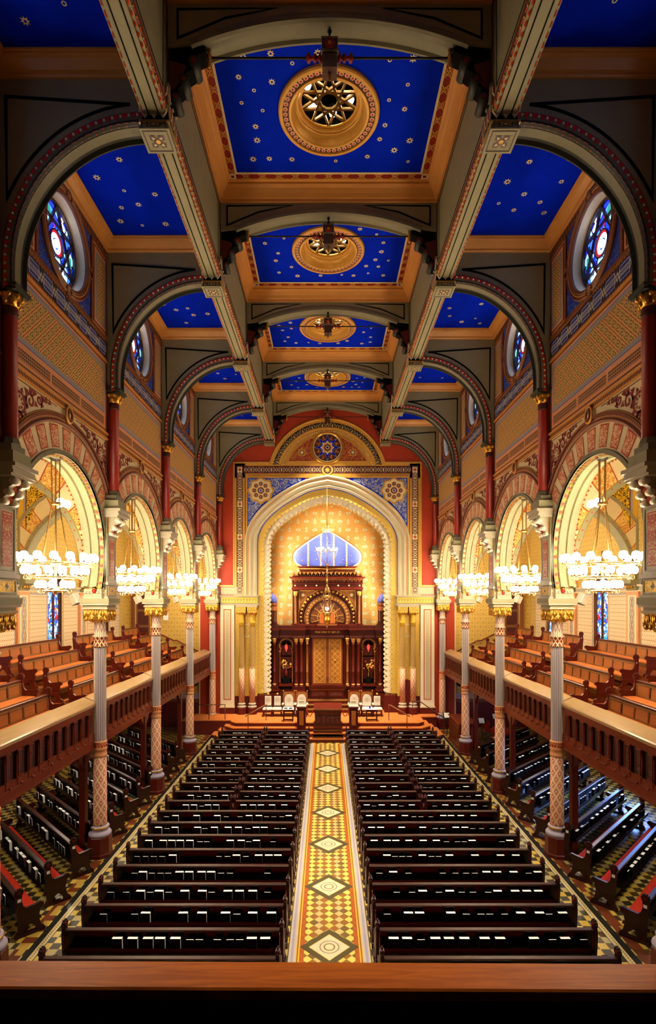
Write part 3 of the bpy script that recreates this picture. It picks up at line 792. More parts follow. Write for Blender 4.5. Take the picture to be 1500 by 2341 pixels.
# ---- longitudinal beams (one length per bay)
def beam(s):
    mb = MB(); h = B/2; x0, x1 = s*3.25, s*3.75
    mb.box(x0, x1, -h, h, 17.45, 17.52, 'stone')
    mb.box(x0 + s*.03, x0 + s*.06, -h, h, 17.5, 19.85, 'stone'); mb.box(x1 - s*.06, x1 - s*.03, -h, h, 17.5, 18.6, 'stone')
    mb.box(x0 + s*.06, x1 - s*.06, -h, h, 17.41, 17.45, 'stone')
    for q in (.15, .35): mb.box(x0 + s*(q - .012), x0 + s*(q + .012), -h, h, 17.402, 17.412, 'black')
    # inner face mouldings and black line panel
    mb.box(x0, x0 + s*.03, -h, h, 17.52, 17.62, 'stone_grey'); mb.box(x0 - s*.015, x0, -h, h, 17.60, 17.64, 'red'); mb.box(x0, x0 + s*.03, -h, h, 17.64, 17.70, 'umber')
    f = lambda a, b, d: (x0 + s*(.03 - d), a, b)
    mb.ribbon([(-h + .42, 17.86), (h - .42, 17.86), (h - .42, 19.58), (-h + .42, 19.58)], .035, f, 0, .006, 'black', closed=True)
    mb.box(x0, x0 + s*.03, -h, h, 19.68, 19.74, 'brown')
    n = 32
    for i in range(n):
        y = -h + (i + .5) * B / n; w = B / n * .36
        mb.add([(x0 - s*.01, y - w, 17.52), (x0 - s*.01, y + w, 17.52), (x0 + s*.03, y, 17.395), (x0 + s*.05, y - w, 17.44), (x0 + s*.05, y + w, 17.44)], [(0, 1, 2), (2, 3, 4), (0, 2, 3), (1, 4, 2)], 'flame')
        mb.add([(x1 + s*.01, y - w, 17.53), (x1 + s*.01, y + w, 17.53), (x1 - s*.03, y, 17.395), (x1 - s*.05, y - w, 17.44), (x1 - s*.05, y + w, 17.44)], [(0, 1, 2), (2, 3, 4), (0, 2, 3), (1, 4, 2)], 'flame')
        mb.sphere((x0 - s*.012, y + B/n/2, 17.49), .026, 'gold', 6, 4)
    return mb
tn = 0
for s in (-1, 1):
    base = None
    for k in range(-1, 4):
        tn += 1
        if base is None: base = o = beam(s).build('trim_%d' % tn, None, (0, Zk(k) + B/2, 0))
        else: o = dup(base, (0, Zk(k) + B/2, 0)); o.name = 'trim_%d' % tn
        struct(o, 'longitudinal ceiling beam with red and gold edges', 'beam')

# ---- transverse arches over the aisle side, consoles and centre cross arches
def side_arch(s):
    t = thing('ceiling_arch', 'x', 'arch', group='quarter arches under the side ceilings')
    f = lambda a, b, d: (s * a, -d, b)
    cur = [(6.45, 14.05), (6.45, 14.5)] + arc(3.75, 14.5, 2.70, 0, pi/2, 28, 2.9)[1:]
    mb = MB()
    mb.prism([(WX + .02, 14.05)] + cur + [(3.70, 18.5), (WX + .02, 18.5)], f, -.2, .2, 'stone')
    inn = arc(3.75, 14.5, 2.98, radians(24), radians(85), 22, 3.2)
    mb.ribbon([(inn[0][0] - .02, 18.05)][:0] + inn + [(inn[-1][0], inn[-1][1]), (6.50, 17.85)], .06, f, .2, .212, 'black', closed=True)
    mb.build('spandrel', t)
    rib = MB()
    prof = [(0, -.27), (-.12, -.27), (-.14, -.22), (-.07, -.18), (-.07, .18), (-.14, .22), (-.12, .27), (0, .27), (.05, .27), (.11, .24), (.11, .2)]
    rib.sweep(cur, prof, f, 'dark_green', sgn=1, smooth=False)  # dark paint carries the shade of the unlit underside
    rib.ribbon([(a, b) for a, b in cur], .14, lambda a, b, d: f(a, b, d), .2, .272, 'stone_grey')
    rib.sweep(cur, [(-.065, -.10), (-.078, -.10), (-.078, .10), (-.065, .10)], f, 'stone_grey', sgn=1)
    st = rib
    for i, (a, b) in enumerate(resample(cur, .165)):
        th = atan2(b - 14.5, a - 3.75) if b > 14.5 else 0
        c_, s_ = cos(th), sin(th)
        P = lambda u, v, d: f(a + u*c_ - v*s_, b + u*s_ + v*c_, d)
        st.add([P(.065, -.07, .28), P(.065, .07, .28), P(-.065, 0, .285)], [(0, 1, 2)], 'scarlet')
        st.sphere(P(.02, .083, .28), .026, 'cream_pale', 6, 4)
        st.add([P(-.12, -.05, .275), P(-.12, .05, .275), P(-.13, 0, .17)], [(0, 1, 2)], 'scarlet')
    rib.build('studded_rib', t)
    return t
def console(s):
    t = thing('beam_bracket', 'x', 'bracket', group='rosette brackets under the ceiling beams')
    xc = s*3.5
    mb = MB(); mb.box(xc-.30, xc+.30, -.30, .30, 17.12, 17.20, 'stone'); mb.box(xc-.27, xc+.27, -.27, .27, 17.20, 17.26, 'stone_grey')
    mb.box(xc-.30, xc+.30, -.30, .30, 17.26, 17.30, 'gold_paint'); mb.build('slab', t)
    mb = MB(); mb.box(xc-.26, xc+.26, -.26, .26, 17.30, 17.62, 'black'); mb.box(xc-.29, xc+.29, -.29, .29, 17.60, 17.65, 'stone'); mb.box(xc-.27, xc+.27, -.27, .27, 17.65, 17.98, 'stone_grey'); mb.box(xc-.3, xc+.3, -.3, .3, 17.98, 18.04, 'stone'); mb.build('block', t)
    mb = MB()
    for zt, h, m2 in ((17.60, .24, 'red'), (17.96, .24, 'scarlet')):
        for i in range(3):
            u = (i - 1) * .18
            for ff in (lambda a, b, d: (xc + a, -.275 - d, b), lambda a, b, d: (xc - s*(.275 + d), a, b), lambda a, b, d: (xc + s*(.275 + d), a, b)):
                mb.prism([(u - .085, zt), (u + .085, zt), (u + .075, zt - h*.5), (u, zt - h), (u - .075, zt - h*.5)], ff, 0, .03, m2)
                mb.ribbon([(u - .085, zt), (u - .075, zt - h*.5), (u, zt - h), (u + .075, zt - h*.5), (u + .085, zt)], .02, ff, 0, .036, 'cream')
    mb.build('scalloped_band', t)
    mb = MB()
    for ff in (lambda a, b, d: (xc + a, b, 17.12 - d), lambda a, b, d: (xc + a, -.305 - d, 17.2 + b*.3)):
        mb.ribbon(rect(-.24, .24, -.24, .24), .02, ff, 0, .008, 'umber', closed=True)
        for q in range(4):
            an = q*pi/2 + pi/4
            mb.decal([(.19*v*cos(an+u), .19*v*sin(an+u)) for v, u in ((.35, -.8), (.8, -.5), (1.05, 0), (.8, .5), (.35, .8))], ff, 'umber', .008)
            mb.decal([(.19*v*cos(an+u), .19*v*sin(an+u)) for v, u in ((.5, -.4), (.85, 0), (.5, .4))], ff, 'cream', .012)
        mb.decal(circ(0, 0, .05, 10), ff, 'gold_paint', .014)
    mb.build('rosette', t)
    return t
def cross_arch():
    t = thing('cross_arch', 'x', 'arch', group='flat cross arches between the ceiling beams')
    f = lambda a, b, d: (a, -d, b)
    R = (2.8**2 + .55**2) / (2*.55); zc = 19.45 - R; a0 = math.asin(2.8 / R)
    cur = arc(0, zc, R, pi/2 - a0, pi/2 + a0, 30)
    mb = MB(); mb.prism([(3.25, 18.85)] + cur + [(-3.25, 18.85), (-3.25, 20.14), (3.25, 20.14)], f, -.2, .2, 'stone')
    for q in (-1, 1):
        mb.ribbon([(q*3.05, 19.02), (q*3.05, 19.60), (q*1.1, 19.62), (q*2.1, 19.42)], .045, f, .2, .21, 'black', closed=True)
    mb.build('spandrel', t)
    rib = MB(); rib.sweep(cur, [(0, -.26), (-.08, -.26), (-.1, -.2), (-.05, -.16), (-.05, .16), (-.1, .2), (-.08, .26), (0, .26), (.06, .25), (.09, .2)], f, 'stone_grey')
    rib.build('rib', t)
    for q in (-1, 1):
        br = MB()
        P = [(3.23, 17.75), (3.12, 17.78), (3.02, 17.9), (3.06, 18.05), (2.98, 18.12), (2.86, 18.2), (2.9, 18.36), (2.8, 18.42), (2.66, 18.55), (2.68, 18.72), (2.5, 18.80), (2.5, 18.90), (3.23, 18.90)]
        br.prism([(q*a, b) for a, b in P], f, -.16, .16, 'black')
        for a, b, r in ((3.1, 17.86, .09), (2.94, 18.22, .1), (2.74, 18.58, .11)):
            br.tube([(q*a, -.2, b), (q*a, .2, b)], r, 'dark_green', 12); br.tube([(q*a, -.212, b), (q*a, .212, b)], r*.5, 'red', 10)
        br.prism([(q*3.24, 17.9), (q*3.0, 18.2), (q*2.9, 18.5), (q*3.24, 18.6)], f, .16, .19, 'maroon')
        br.build('scroll_bracket', t)
    return t
def tie_rod():
    t = thing('tie_rod', 'x', 'tie rod', group='iron tie rods under the cross arches')
    mb = MB(); mb.tube([(-2.62, 0, 18.82), (-.2, 0, 18.82)], .022, 'iron', 8); mb.tube([(.2, 0, 18.82), (2.62, 0, 18.82)], .022, 'iron', 8); mb.build('rod', t)
    mb = MB(); mb.box(-.16, .16, -.16, .16, 18.82, 19.08, 'dark_green'); mb.box(-.15, .15, -.15, .15, 18.50, 18.82, 'umber'); mb.box(-.18, .18, -.18, .18, 18.80, 18.84, 'stone_grey'); mb.box(-.17, .17, -.17, .17, 19.06, 19.10, 'stone_grey')
    mb.tube([(0, -.17, 18.93), (0, -.2, 18.93)], .11, 'red', 16); mb.tube([(0, -.2, 18.93), (0, -.215, 18.93)], .04, 'gold', 10); mb.build('boss', t)
    mb = MB(); mb.lathe([(0, 18.34), (.03, 18.38), (.045, 18.46), (.03, 18.5)], 10, 'gold'); mb.build('pendant', t)
    mb = MB(); mb.lathe([(.02, 19.1), (.03, 19.14), (.07, 19.2), (.03, 19.26), (.02, 19.3), (.05, 19.36), (.02, 19.42)], 10, 'iron'); mb.build('hanger', t)
    for q in (-1, 1):
        mb = MB(); X = Matrix.Translation((q*.16, 0, 18.82)) @ Matrix.Rotation(q*pi/2, 4, 'Y')
        mb.lathe([(.05, 0), (.09, .02), (.09, .05), (.04, .07), (.04, .1), (.075, .12), (.075, .16), (.035, .18), (.035, .22), (.085, .25), (.085, .29), (.02, .33)], 10, 'red', X=X); mb.build('collar', t)
        mb = MB(); mb.lathe([(.025, 18.62), (.05, 18.68), (.03, 18.74), (.06, 18.8), (.06, 18.86), (.03, 18.9), (.045, 18.98), (.02, 19.04)], 8, 'gold', c=(q*2.46, 0, 0)); mb.build('gilt_finial', t)
    return t
NEAR = ['behind the camera', 'nearest the camera', 'second from the camera', 'third from the camera', 'fourth from the camera', 'farthest, against the red end wall']
cb = {}
for k in range(-1, 5):
    for s in (-1, 1):
        if (s, 'a') not in cb: cb[s, 'a'] = a = side_arch(s); cb[s, 'c'] = c = console(s); a.location = c.location = (0, Zk(k), 0)
        else: a = dup(cb[s, 'a'], (0, Zk(k), 0)); c = dup(cb[s, 'c'], (0, Zk(k), 0))
        a['label'] = 'olive quarter arch with red studded rim, %s side, %s' % (SIDE[s], NEAR[k+1])
        c['label'] = 'square rosette bracket under the %s ceiling beam, %s' % (SIDE[s], NEAR[k+1])
    if 'x' not in cb: cb['x'] = a = cross_arch(); cb['t'] = c = tie_rod(); a.location = c.location = (0, Zk(k), 0)
    else: a = dup(cb['x'], (0, Zk(k), 0)); c = dup(cb['t'], (0, Zk(k), 0))
    a['label'] = 'olive flat cross arch spanning the blue nave ceiling, %s' % NEAR[k+1]
    c['label'] = 'thin iron tie rod with hanging boss across the ceiling, %s' % NEAR[k+1]
# ================================================================== COLUMNS, PIERS, GALLERIES
CX = 6.955
POS = ['', 'nearest, cut off by the picture edge', 'second from the camera', 'third from the camera', 'fourth from the camera', 'farthest, at the end wall']
def column(s):
    t = thing('cast_iron_column', 'x', 'column', group='tall painted columns of the nave')
    mb = MB(); a0 = pi/8
    mb.lathe([(.36, 0), (.36, .10), (.345, .12), (.345, .60), (.33, .62), (.30, .62)], 8, 'maroon', smooth=False, a0=a0); mb.build('plinth', t)
    mb = MB(); mb.lathe([(.31, .62), (.33, .66), (.33, .70), (.30, .74), (.25, .77), (.235, .81), (.255, .83), (.265, .87), (.255, .91), (.21, .93)], 24, 'lilac')
    mb.lathe([(.24, .83), (.262, .845), (.274, .87), (.262, .895), (.24, .91)], 24, 'gold'); mb.build('base', t)
    mb = MB(); mb.lathe([(.205, .93), (.20, 1.0), (.19, 3.02)], 28, 'col_diaper'); mb.build('painted_shaft', t)
    mb = MB(); mb.lathe([(.195, 3.0), (.205, 3.03), (.205, 3.08), (.192, 3.10), (.192, 3.2), (.205, 3.22), (.205, 3.26), (.192, 3.28), (.192, 3.42), (.205, 3.44), (.205, 3.47), (.18, 3.49)], 24, 'salmon')
    for i in range(14): a = 2*pi*i/14; mb.sphere((.195*cos(a), .195*sin(a), 3.35), .03, 'rust', 6, 4, 1.6)
    mb.build('band', t)
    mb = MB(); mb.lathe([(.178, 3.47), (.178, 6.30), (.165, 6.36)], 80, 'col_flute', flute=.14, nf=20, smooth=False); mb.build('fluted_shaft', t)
    mb = MB(); mb.lathe([(.18, 6.32), (.215, 6.35), (.215, 6.39), (.185, 6.41), (.185, 6.60), (.215, 6.62), (.215, 6.67), (.17, 6.69), (.165, 7.06), (.2, 7.13)], 24, 'col_neck'); mb.build('necking', t)
    mb = MB()
    pr = [(.19, 7.08), (.23, 7.13), (.31, 7.18), (.34, 7.26), (.32, 7.38), (.35, 7.48)]
    mb.lathe(pr, 32, 'arab_gold', sq=True, smooth=False)
    for q in range(4):
        X = Matrix.Rotation(q*pi/2, 4, 'Z')
        for u, h in ((-.22, .1), (0, .14), (.22, .1)):
            mb.ellip((.335, u, 7.33), .035, .05, h, 'gold', X); mb.ellip((.34, u - .06, 7.36), .025, .03, .08, 'gold', X); mb.ellip((.34, u + .06, 7.36), .025, .03, .08, 'gold', X)
        for u in (-.27, -.11, .11, .27): mb.ellip((.335, u, 7.19), .03, .045, .07, 'gold', X)
        X = Matrix.Rotation(q*pi/2 + pi/4, 4, 'Z'); mb.ellip((.45, 0, 7.30), .06, .05, .16, 'gold', X); mb.ellip((.44, 0, 7.17), .05, .06, .05, 'gold', X)
    mb.build('capital', t)
    mb = MB(); mb.box(-.38, .38, -.38, .38, 7.48, 7.53, 'stone_light'); mb.box(-.35, .35, -.35, .35, 7.53, 7.60, 'stone'); mb.box(-.42, .42, -.42, .42, 7.60, 7.66, 'stone_light'); mb.box(-.44, .44, -.44, .44, 7.66, 7.80, 'stone'); mb.build('abacus', t)
    return t
def pier(s):
    # local origin on the column axis; nave side is towards x = -s
    t = thing('wall_pier', 'x', 'pier', group='painted wall piers above the columns')
    xi = -s * (CX - 6.60); xo = s * (7.30 - CX)
    mb = MB(); mb.box(xi - s*.04, xo, -.40, .40, 7.80, 7.86, 'stone_light'); mb.box(xi, xo, -.36, .36, 7.86, 8.20, 'stone'); mb.box(xi - s*.05, xo, -.42, .42, 8.20, 8.28, 'stone_light')
    fx = lambda a, b, d: (xi - s*d, a, b); fy = lambda a, b, d: ((xi + xo)/2 + a, -.36 - d, b)
    mb.ribbon(rect(-.30, .30, 7.90, 8.16), .03, fx, 0, .02, 'stone_light', closed=True); mb.decal(rect(-.29, .29, 7.91, 8.15), fx, 'arab_gold', .006)
    mb.decal(star(0, 8.03, .11, .05, 4), fx, 'cream', .01); mb.decal(star(0, 8.03, .07, .03, 4), fx, 'umber', .014)
    mb.decal(rect(-.33, .33, 7.89, 8.18), fy, 'cream', .006)
    for u in (-.22, 0, .22): mb.decal(star(u, 8.1, .07, .03, 4), fy, 'gold_paint', .01)
    # little tiled hood with a red and gold bud
    mb.prism([(-.32, 7.95), (.32, 7.95), (.26, 8.02), (-.26, 8.02)], fy, 0, .07, 'stone_light')
    for u in (-.25, -.15, .15, .25): mb.decal([(u - .012, 7.95), (u + .012, 7.95), (u*.85 + .012, 8.02), (u*.85 - .012, 8.02)], fy, 'rust', .074)
    mb.build('impost_block', t)
    b = MB(); b.sphere(fy(0, 8.02, .08), .07, 'scarlet', 10, 6, .9); b.sphere(fy(0, 8.09, .07), .05, 'gold', 10, 6, 1.3); b.build('carved_bud', t)
    mb = MB(); mb.box(xi, xo, -.34, .34, 8.28, 9.72, 'stone_light')
    mb.decal(rect(-.20, .20, 8.42, 9.58), fx, 'cream', .004); mb.decal(rect(-.18, .18, 8.44, 9.56), fx, 'rust', .007); mb.decal(rect(-.16, .16, 8.47, 9.53), fx, 'arab_pil', .010)
    mb.ribbon(rect(-.26, .26, 8.36, 9.64), .02, fx, 0, .015, 'stone', closed=True); mb.build('pilaster', t)
    mb = MB()
    mb.box(xi, xo, -.36, .36, 9.72, 10.32, 'stone')
    mb.decal(rect(-.33, .33, 9.76, 10.22), fx, 'gold_paint', .006); mb.decal(rect(-.30, .30, 9.79, 10.19), fx, 'vous_gold', .010)
    P = [(0, 9.70), (.05, 9.68), (.10, 9.74), (.08, 9.82), (.13, 9.85), (.20, 9.92), (.18, 10.02), (.24, 10.05), (.32, 10.10), (.31, 10.22), (0, 10.22)]
    for q in (-1, 1):
        mb.prism([(xi - s*a, b) for a, b in P], lambda a, b, d: (a, q*.17 + d, b), -.07, .07, 'stone_light')
        for a, b, r in ((.06, 9.74, .055), (.15, 9.92, .065), (.27, 10.14, .075)): mb.tube([(xi - s*a, q*.17 - .09, b), (xi - s*a, q*.17 + .09, b)], r, 'cream_pale', 12)
    mb.prism([(xi - s*a*.85, b + .04) for a, b in P], lambda a, b, d: (a, d, b), -.10, .10, 'rust')
    for z0, z1, e in ((10.22, 10.27, .33), (10.27, 10.33, .38), (10.33, 10.40, .36), (10.40, 10.48, .42)): mb.box(xi - s*e, xo, -.34 - e*.22, .34 + e*.22, z0, z1, 'stone_light')
    mb.build('corbel', t)
    mb = MB(); mb.box(xi - s*.32, xo, -.33, .33, 10.48, 10.74, 'stone'); mb.box(xi - s*.24, xo, -.25, .25, 10.74, 10.90, 'stone_grey')
    xr = xi - s*.07
    mb.lathe([(.20, 10.88), (.21, 10.93), (.19, 10.98), (.18, 11.02), (.15, 11.06)], 8, 'stone_grey', c=(xr, 0, 0), smooth=False); mb.build('shaft_base', t)
    mb = MB(); mb.box(xi + s*.02, xo, -.20, .20, 10.9, 14.1, 'maroon'); mb.box(xi + s*.06, xi + s*.12, -.27, .27, 10.9, 18.3, 'brown')
    mb.lathe([(.145, 11.02), (.14, 13.62), (.155, 13.66)], 20, 'red', c=(xr, 0, 0)); mb.build('red_shaft', t)
    mb = MB(); mb.lathe([(.145, 13.52), (.15, 13.55), (.15, 13.70), (.14, 13.72)], 16, 'umber', c=(xr, 0, 0))
    mb.lathe([(.13, 13.70), (.16, 13.74), (.20, 13.84), (.23, 13.96), (.2, 13.98)], 16, 'gold', c=(xr, 0, 0))
    for q in range(8):
        a = q*pi/4; mb.sphere((xr + .18*cos(a), .18*sin(a), 13.80), .05, 'gold', 6, 5, 1.4); mb.sphere((xr + .22*cos(a + .4), .22*sin(a + .4), 13.92), .05, 'gold', 6, 5, 1.2)
    mb.box(xr - .25, xr + .25, -.25, .25, 13.98, 14.03, 'dark_green'); mb.box(xr - .28, xr + .28, -.28, .28, 14.03, 14.10, 'dark_green'); mb.build('gilt_capital', t)
    return t
def speaker_box():
    t = thing('loudspeaker', 'x', 'loudspeaker', group='loudspeakers beside the column tops')
    mb = MB(); mb.bbox(-.13, .13, -.10, .10, -.16, .16, 'grey_plastic', .012); mb.build('cabinet', t)
    mb = MB(); mb.box(-.11, .11, -.112, -.098, -.14, .14, 'stone_light'); mb.build('speaker_grille', t)
    mb = MB(); mb.box(-.02, .02, .05, .16, -.02, .02, 'iron'); mb.build('mount', t)
    return t
cols = {}; spk = None
for k in range(-1, 5):
    for s in (-1, 1):
        L = (s*CX, Zk(k), 0)
        if s not in cols:
            cols[s] = (column(s), pier(s)); c, p = cols[s]; c.location = p.location = L
        else: c = dup(cols[s][0], L); p = dup(cols[s][1], L)
        ps = ['behind the camera', 'nearest, cut by the picture edge', 'second from the camera', 'third from the camera', 'fourth from the camera', 'farthest, at the end wall'][k+1]
        c['label'] = 'tall painted column with gold capital, %s row, %s' % (SIDE[s], ps)
        p['label'] = 'painted wall pier with red half-shaft above the %s columns, %s' % (SIDE[s], ps)
        if 1 <= k <= 3:
            lo = (s*(CX + .62), Zk(k) - .30, 7.78)
            if spk is None: spk = o = speaker_box(); o.location = lo
            else: o = dup(spk, lo)
            o.rotation_euler = (radians(12), radians(22)*s, radians(30)*s)
            o['label'] = 'small tilted grey loudspeaker beside the %s column top, %s' % (SIDE[s], ps)

# ---- gallery floors, tiers, ceilings, outer walls
for s in (-1, 1):
    mb = MB(); mb.box(s*7.06, s*(OX+.3), Y0, YE, 3.42, 3.72, 'walnut')
    for i in range(4):
        x0 = 7.75 + .8*i; mb.box(s*x0, s*(x0 + .8 if i < 3 else OX), Y0, YE - 2.2, 3.70, 3.85 + .41*(i+1) - .20, 'carpet')
    struct(mb.build('floor'), 'stepped carpeted floor of the %s gallery' % SIDE[s], 'floor')
    mb = MB(); mb.poly([(s*7.25, Y0, 13.0), (s*OX, Y0, 13.0), (s*OX, YE, 13.0), (s*7.25, YE, 13.0)], 'cream'); struct(mb.build('ceiling'), 'cream ceiling of the %s gallery' % SIDE[s], 'ceiling')
    # back face of the arcade wall above the gallery ceiling is closed by the wall itself
    Wo = lambda t, z, d: (s * (OX - d), t, z)
    mb = MB()
    wins = [Zk(k) + B/2 for k in range(-2, 4)]
    yy = Y0
    for yc in wins:
        mb.poly([Wo(a, b, 0) for a, b in rect(yy, yc - .62, 0, 13.0)], 'damask_y')
        mb.poly([Wo(a, b, 0) for a, b in rect(yc - .62, yc + .62, 0, 5.45)], 'damask_y'); mb.poly([Wo(a, b, 0) for a, b in rect(yc - .62, yc + .62, 9.0, 13.0)], 'damask_y')
        # reveal and wooden frame
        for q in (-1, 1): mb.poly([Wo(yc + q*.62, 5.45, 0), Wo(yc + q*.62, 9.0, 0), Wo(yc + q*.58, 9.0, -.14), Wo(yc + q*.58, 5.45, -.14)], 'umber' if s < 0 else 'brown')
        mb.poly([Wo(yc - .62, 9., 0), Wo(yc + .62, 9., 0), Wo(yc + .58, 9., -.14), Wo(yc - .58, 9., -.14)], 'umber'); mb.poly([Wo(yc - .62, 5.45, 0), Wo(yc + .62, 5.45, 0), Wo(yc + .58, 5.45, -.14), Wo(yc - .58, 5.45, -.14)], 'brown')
        yy = yc + .62
    mb.poly([Wo(a, b, 0) for a, b in rect(yy, YE, 0, 13.0)], 'damask_y')
    for k in range(-2, 4):
        for q0, q1 in ((-2.25, -.72), (.72, 2.25)):
            yc = Zk(k) + B/2
            mb.decal(rect(yc + q0, yc + q1, 5.3, 8.05), Wo, 'lilac', .006); mb.decal(rect(yc + q0 + .06, yc + q1 - .06, 5.3, 7.98), Wo, 'outer_panel', .010)
        y = Zk(k); mb.box(s*OX, s*(OX-.10), y - .42, y + .42, 4.5, 8.1, 'salmon')
    mb.box(s*OX, s*(OX-.08), Y0, YE, 8.10, 8.16, 'cream'); mb.box(s*OX, s*(OX-.05), Y0, YE, 8.16, 8.30, 'stone_light'); mb.box(s*OX, s*(OX-.12), Y0, YE, 8.30, 8.38, 'cream')
    mb.box(s*OX, s*(OX-.04), Y0, YE, 0, 1.5, 'maroon'); mb.box(s*OX, s*(OX-.07), Y0, YE, 1.5, 1.6, 'umber')
    struct(mb.build('wall_%s' % SIDE[s]), 'outer wall of the %s gallery with gold damask and patterned panels' % SIDE[s], 'wall')
    for k in range(-2, 4):
        wn += 1; yc = Zk(k) + B/2
        g = MB()
        f = MB(); f.box(s*(OX+.12), s*(OX+.2), -.6, .6, 5.4, 9.05, 'umber')
        for q in (-1, 1):
            pts = [(q*.28 - .23, 5.55), (q*.28 + .23, 5.55)] + arc(q*.28, 8.2, .23, 0, pi, 12)
            g.poly([(s*(OX + .105), a, b) for a, b in pts], 'glass_lancet')
            f.ribbon([(a, b) for a, b in pts], .05, lambda a, b, d: (s*(OX + .115 - d), a, b), 0, .05, 'umber', closed=True)
        g.poly([(s*(OX + .105), a, b) for a, b in circ(0, 8.62, .15, 14)], 'glass_lancet')
        f.box(s*(OX+.12), s*(OX+.05), -.04, .04, 5.5, 8.4, 'umber')
        w = struct(f.build('window_%d' % wn, None, (0, yc, 0)), 'tall twin-lancet stained glass window in the %s gallery wall' % SIDE[s], 'window')
        g.build('stained_glass', w)
        r = MB(); r.tube([(s*(OX+.02), -.6, 6.25), (s*(OX+.02), .6, 6.25)], .018, 'red', 6); r.build('bar', w)
    # pilaster strips of the outer wall and gallery cross arches
    for k in range(-1, 4):
        mb = MB(); fo = lambda a, b, d: (s*(OX - .10 - d), a, b)
        mb.decal(rect(-.30, .30, 4.6, 7.95), fo, 'cream_pale', .004); mb.decal(rect(-.21, .21, 4.6, 7.9), fo, 'outer_pil', .009)
        mb.prism([(0, 8.12), (-.12, 8.15), (-.2, 8.35), (-.36, 8.42), (-.36, 8.6), (0, 8.6)], lambda a, b, d: (s*(OX + a), d, b), -.36, .36, 'stone')
        for u in (-.18, 0, .18): mb.sphere((s*(OX - .2), u, 8.28), .07, 'gold', 7, 5)
        t = thing('gallery_arch', 'x', 'arch', (0, Zk(k), 0), group='striped pointed arches crossing the galleries')
        mb.build('wall_pilaster', t)
        xm = (7.25 + OX) / 2; hs = (OX - 7.25)/2 - .12; zs = 8.6; rise = 3.1; R = (hs*hs + rise*rise) / (2*hs)
        def pa(r0, n=14):
            am = math.acos((R - hs) / (R + r0)); L = [(xm - (R - hs) + (R + r0)*cos(am*i/n), zs + (R + r0)*sin(am*i/n)) for i in range(n + 1)]
            return L + [(2*xm - a, b) for a, b in L[::-1][1:]]
        f = lambda a, b, d: (s*a, -d, b)
        cur = pa(0); mb = MB()
        mb.prism([(OX - .02, zs)] + cur + [(7.30, zs), (7.30, 12.98), (OX - .02, 12.98)], f, -.25, .25, 'yellow')
        mb.sweep(cur, [(0, -.28), (-.06, -.28), (-.1, -.2), (-.1, .2), (-.06, .28), (0, .28), (.10, .28), (.10, .25)], f, 'stone', sgn=1)
        for a, b in resample(cur, .3): mb.decal(circ(a + .0, b + .05, .03, 6), f, 'rust', .285)
        for i in range(14):
            def pt(u, r0): L = pa(r0); j = u * (len(L) - 1); j0 = min(int(j), len(L) - 2); w = j - j0; return (L[j0][0]*(1-w) + L[j0+1][0]*w, L[j0][1]*(1-w) + L[j0+1][1]*w)
            u0, u1 = i/14, (i+1)/14
            quad = [pt(u0, .12), pt((u0+u1)/2, .12), pt(u1, .12), pt(u1, .72), pt((u0+u1)/2, .72), pt(u0, .72)]
            quad = [(min(max(a, 7.32), OX - .04), b) for a, b in quad]
            mb.decal(quad, f, 'vous_gold' if i % 2 else 'cream', .258); mb.ribbon([quad[0], quad[5]], .03, f, .25, .265, 'rust')
        out = [(min(max(a, 7.32), OX - .04), b) for a, b in pa(.78)]
        mb.ribbon(out, .10, f, .25, .30, 'stone')
        for q in (-1, 1):
            x = xm + q*2.36; tri = [(x, 10.4), (x, 12.85), (xm + q*.55, 12.85), (xm + q*1.35, 12.2), (xm + q*1.9, 11.4)]
            mb.decal(tri, f, 'lilac', .256); cx = sum(p[0] for p in tri)/5; cz = sum(p[1] for p in tri)/5
            mb.decal([(cx + (a-cx)*.86, cz + (b-cz)*.88) for a, b in tri], f, 'umber', .259); mb.decal([(cx + (a-cx)*.80, cz + (b-cz)*.83) for a, b in tri], f, 'arab_yellow', .262)
        mb.build('arch_face', t)
        t['label'] = 'striped pointed arch across the %s gallery, %s' % (SIDE[s], ['behind the camera', 'nearest the camera', 'second from the camera', 'third from the camera', 'farthest from the camera'][k+1])

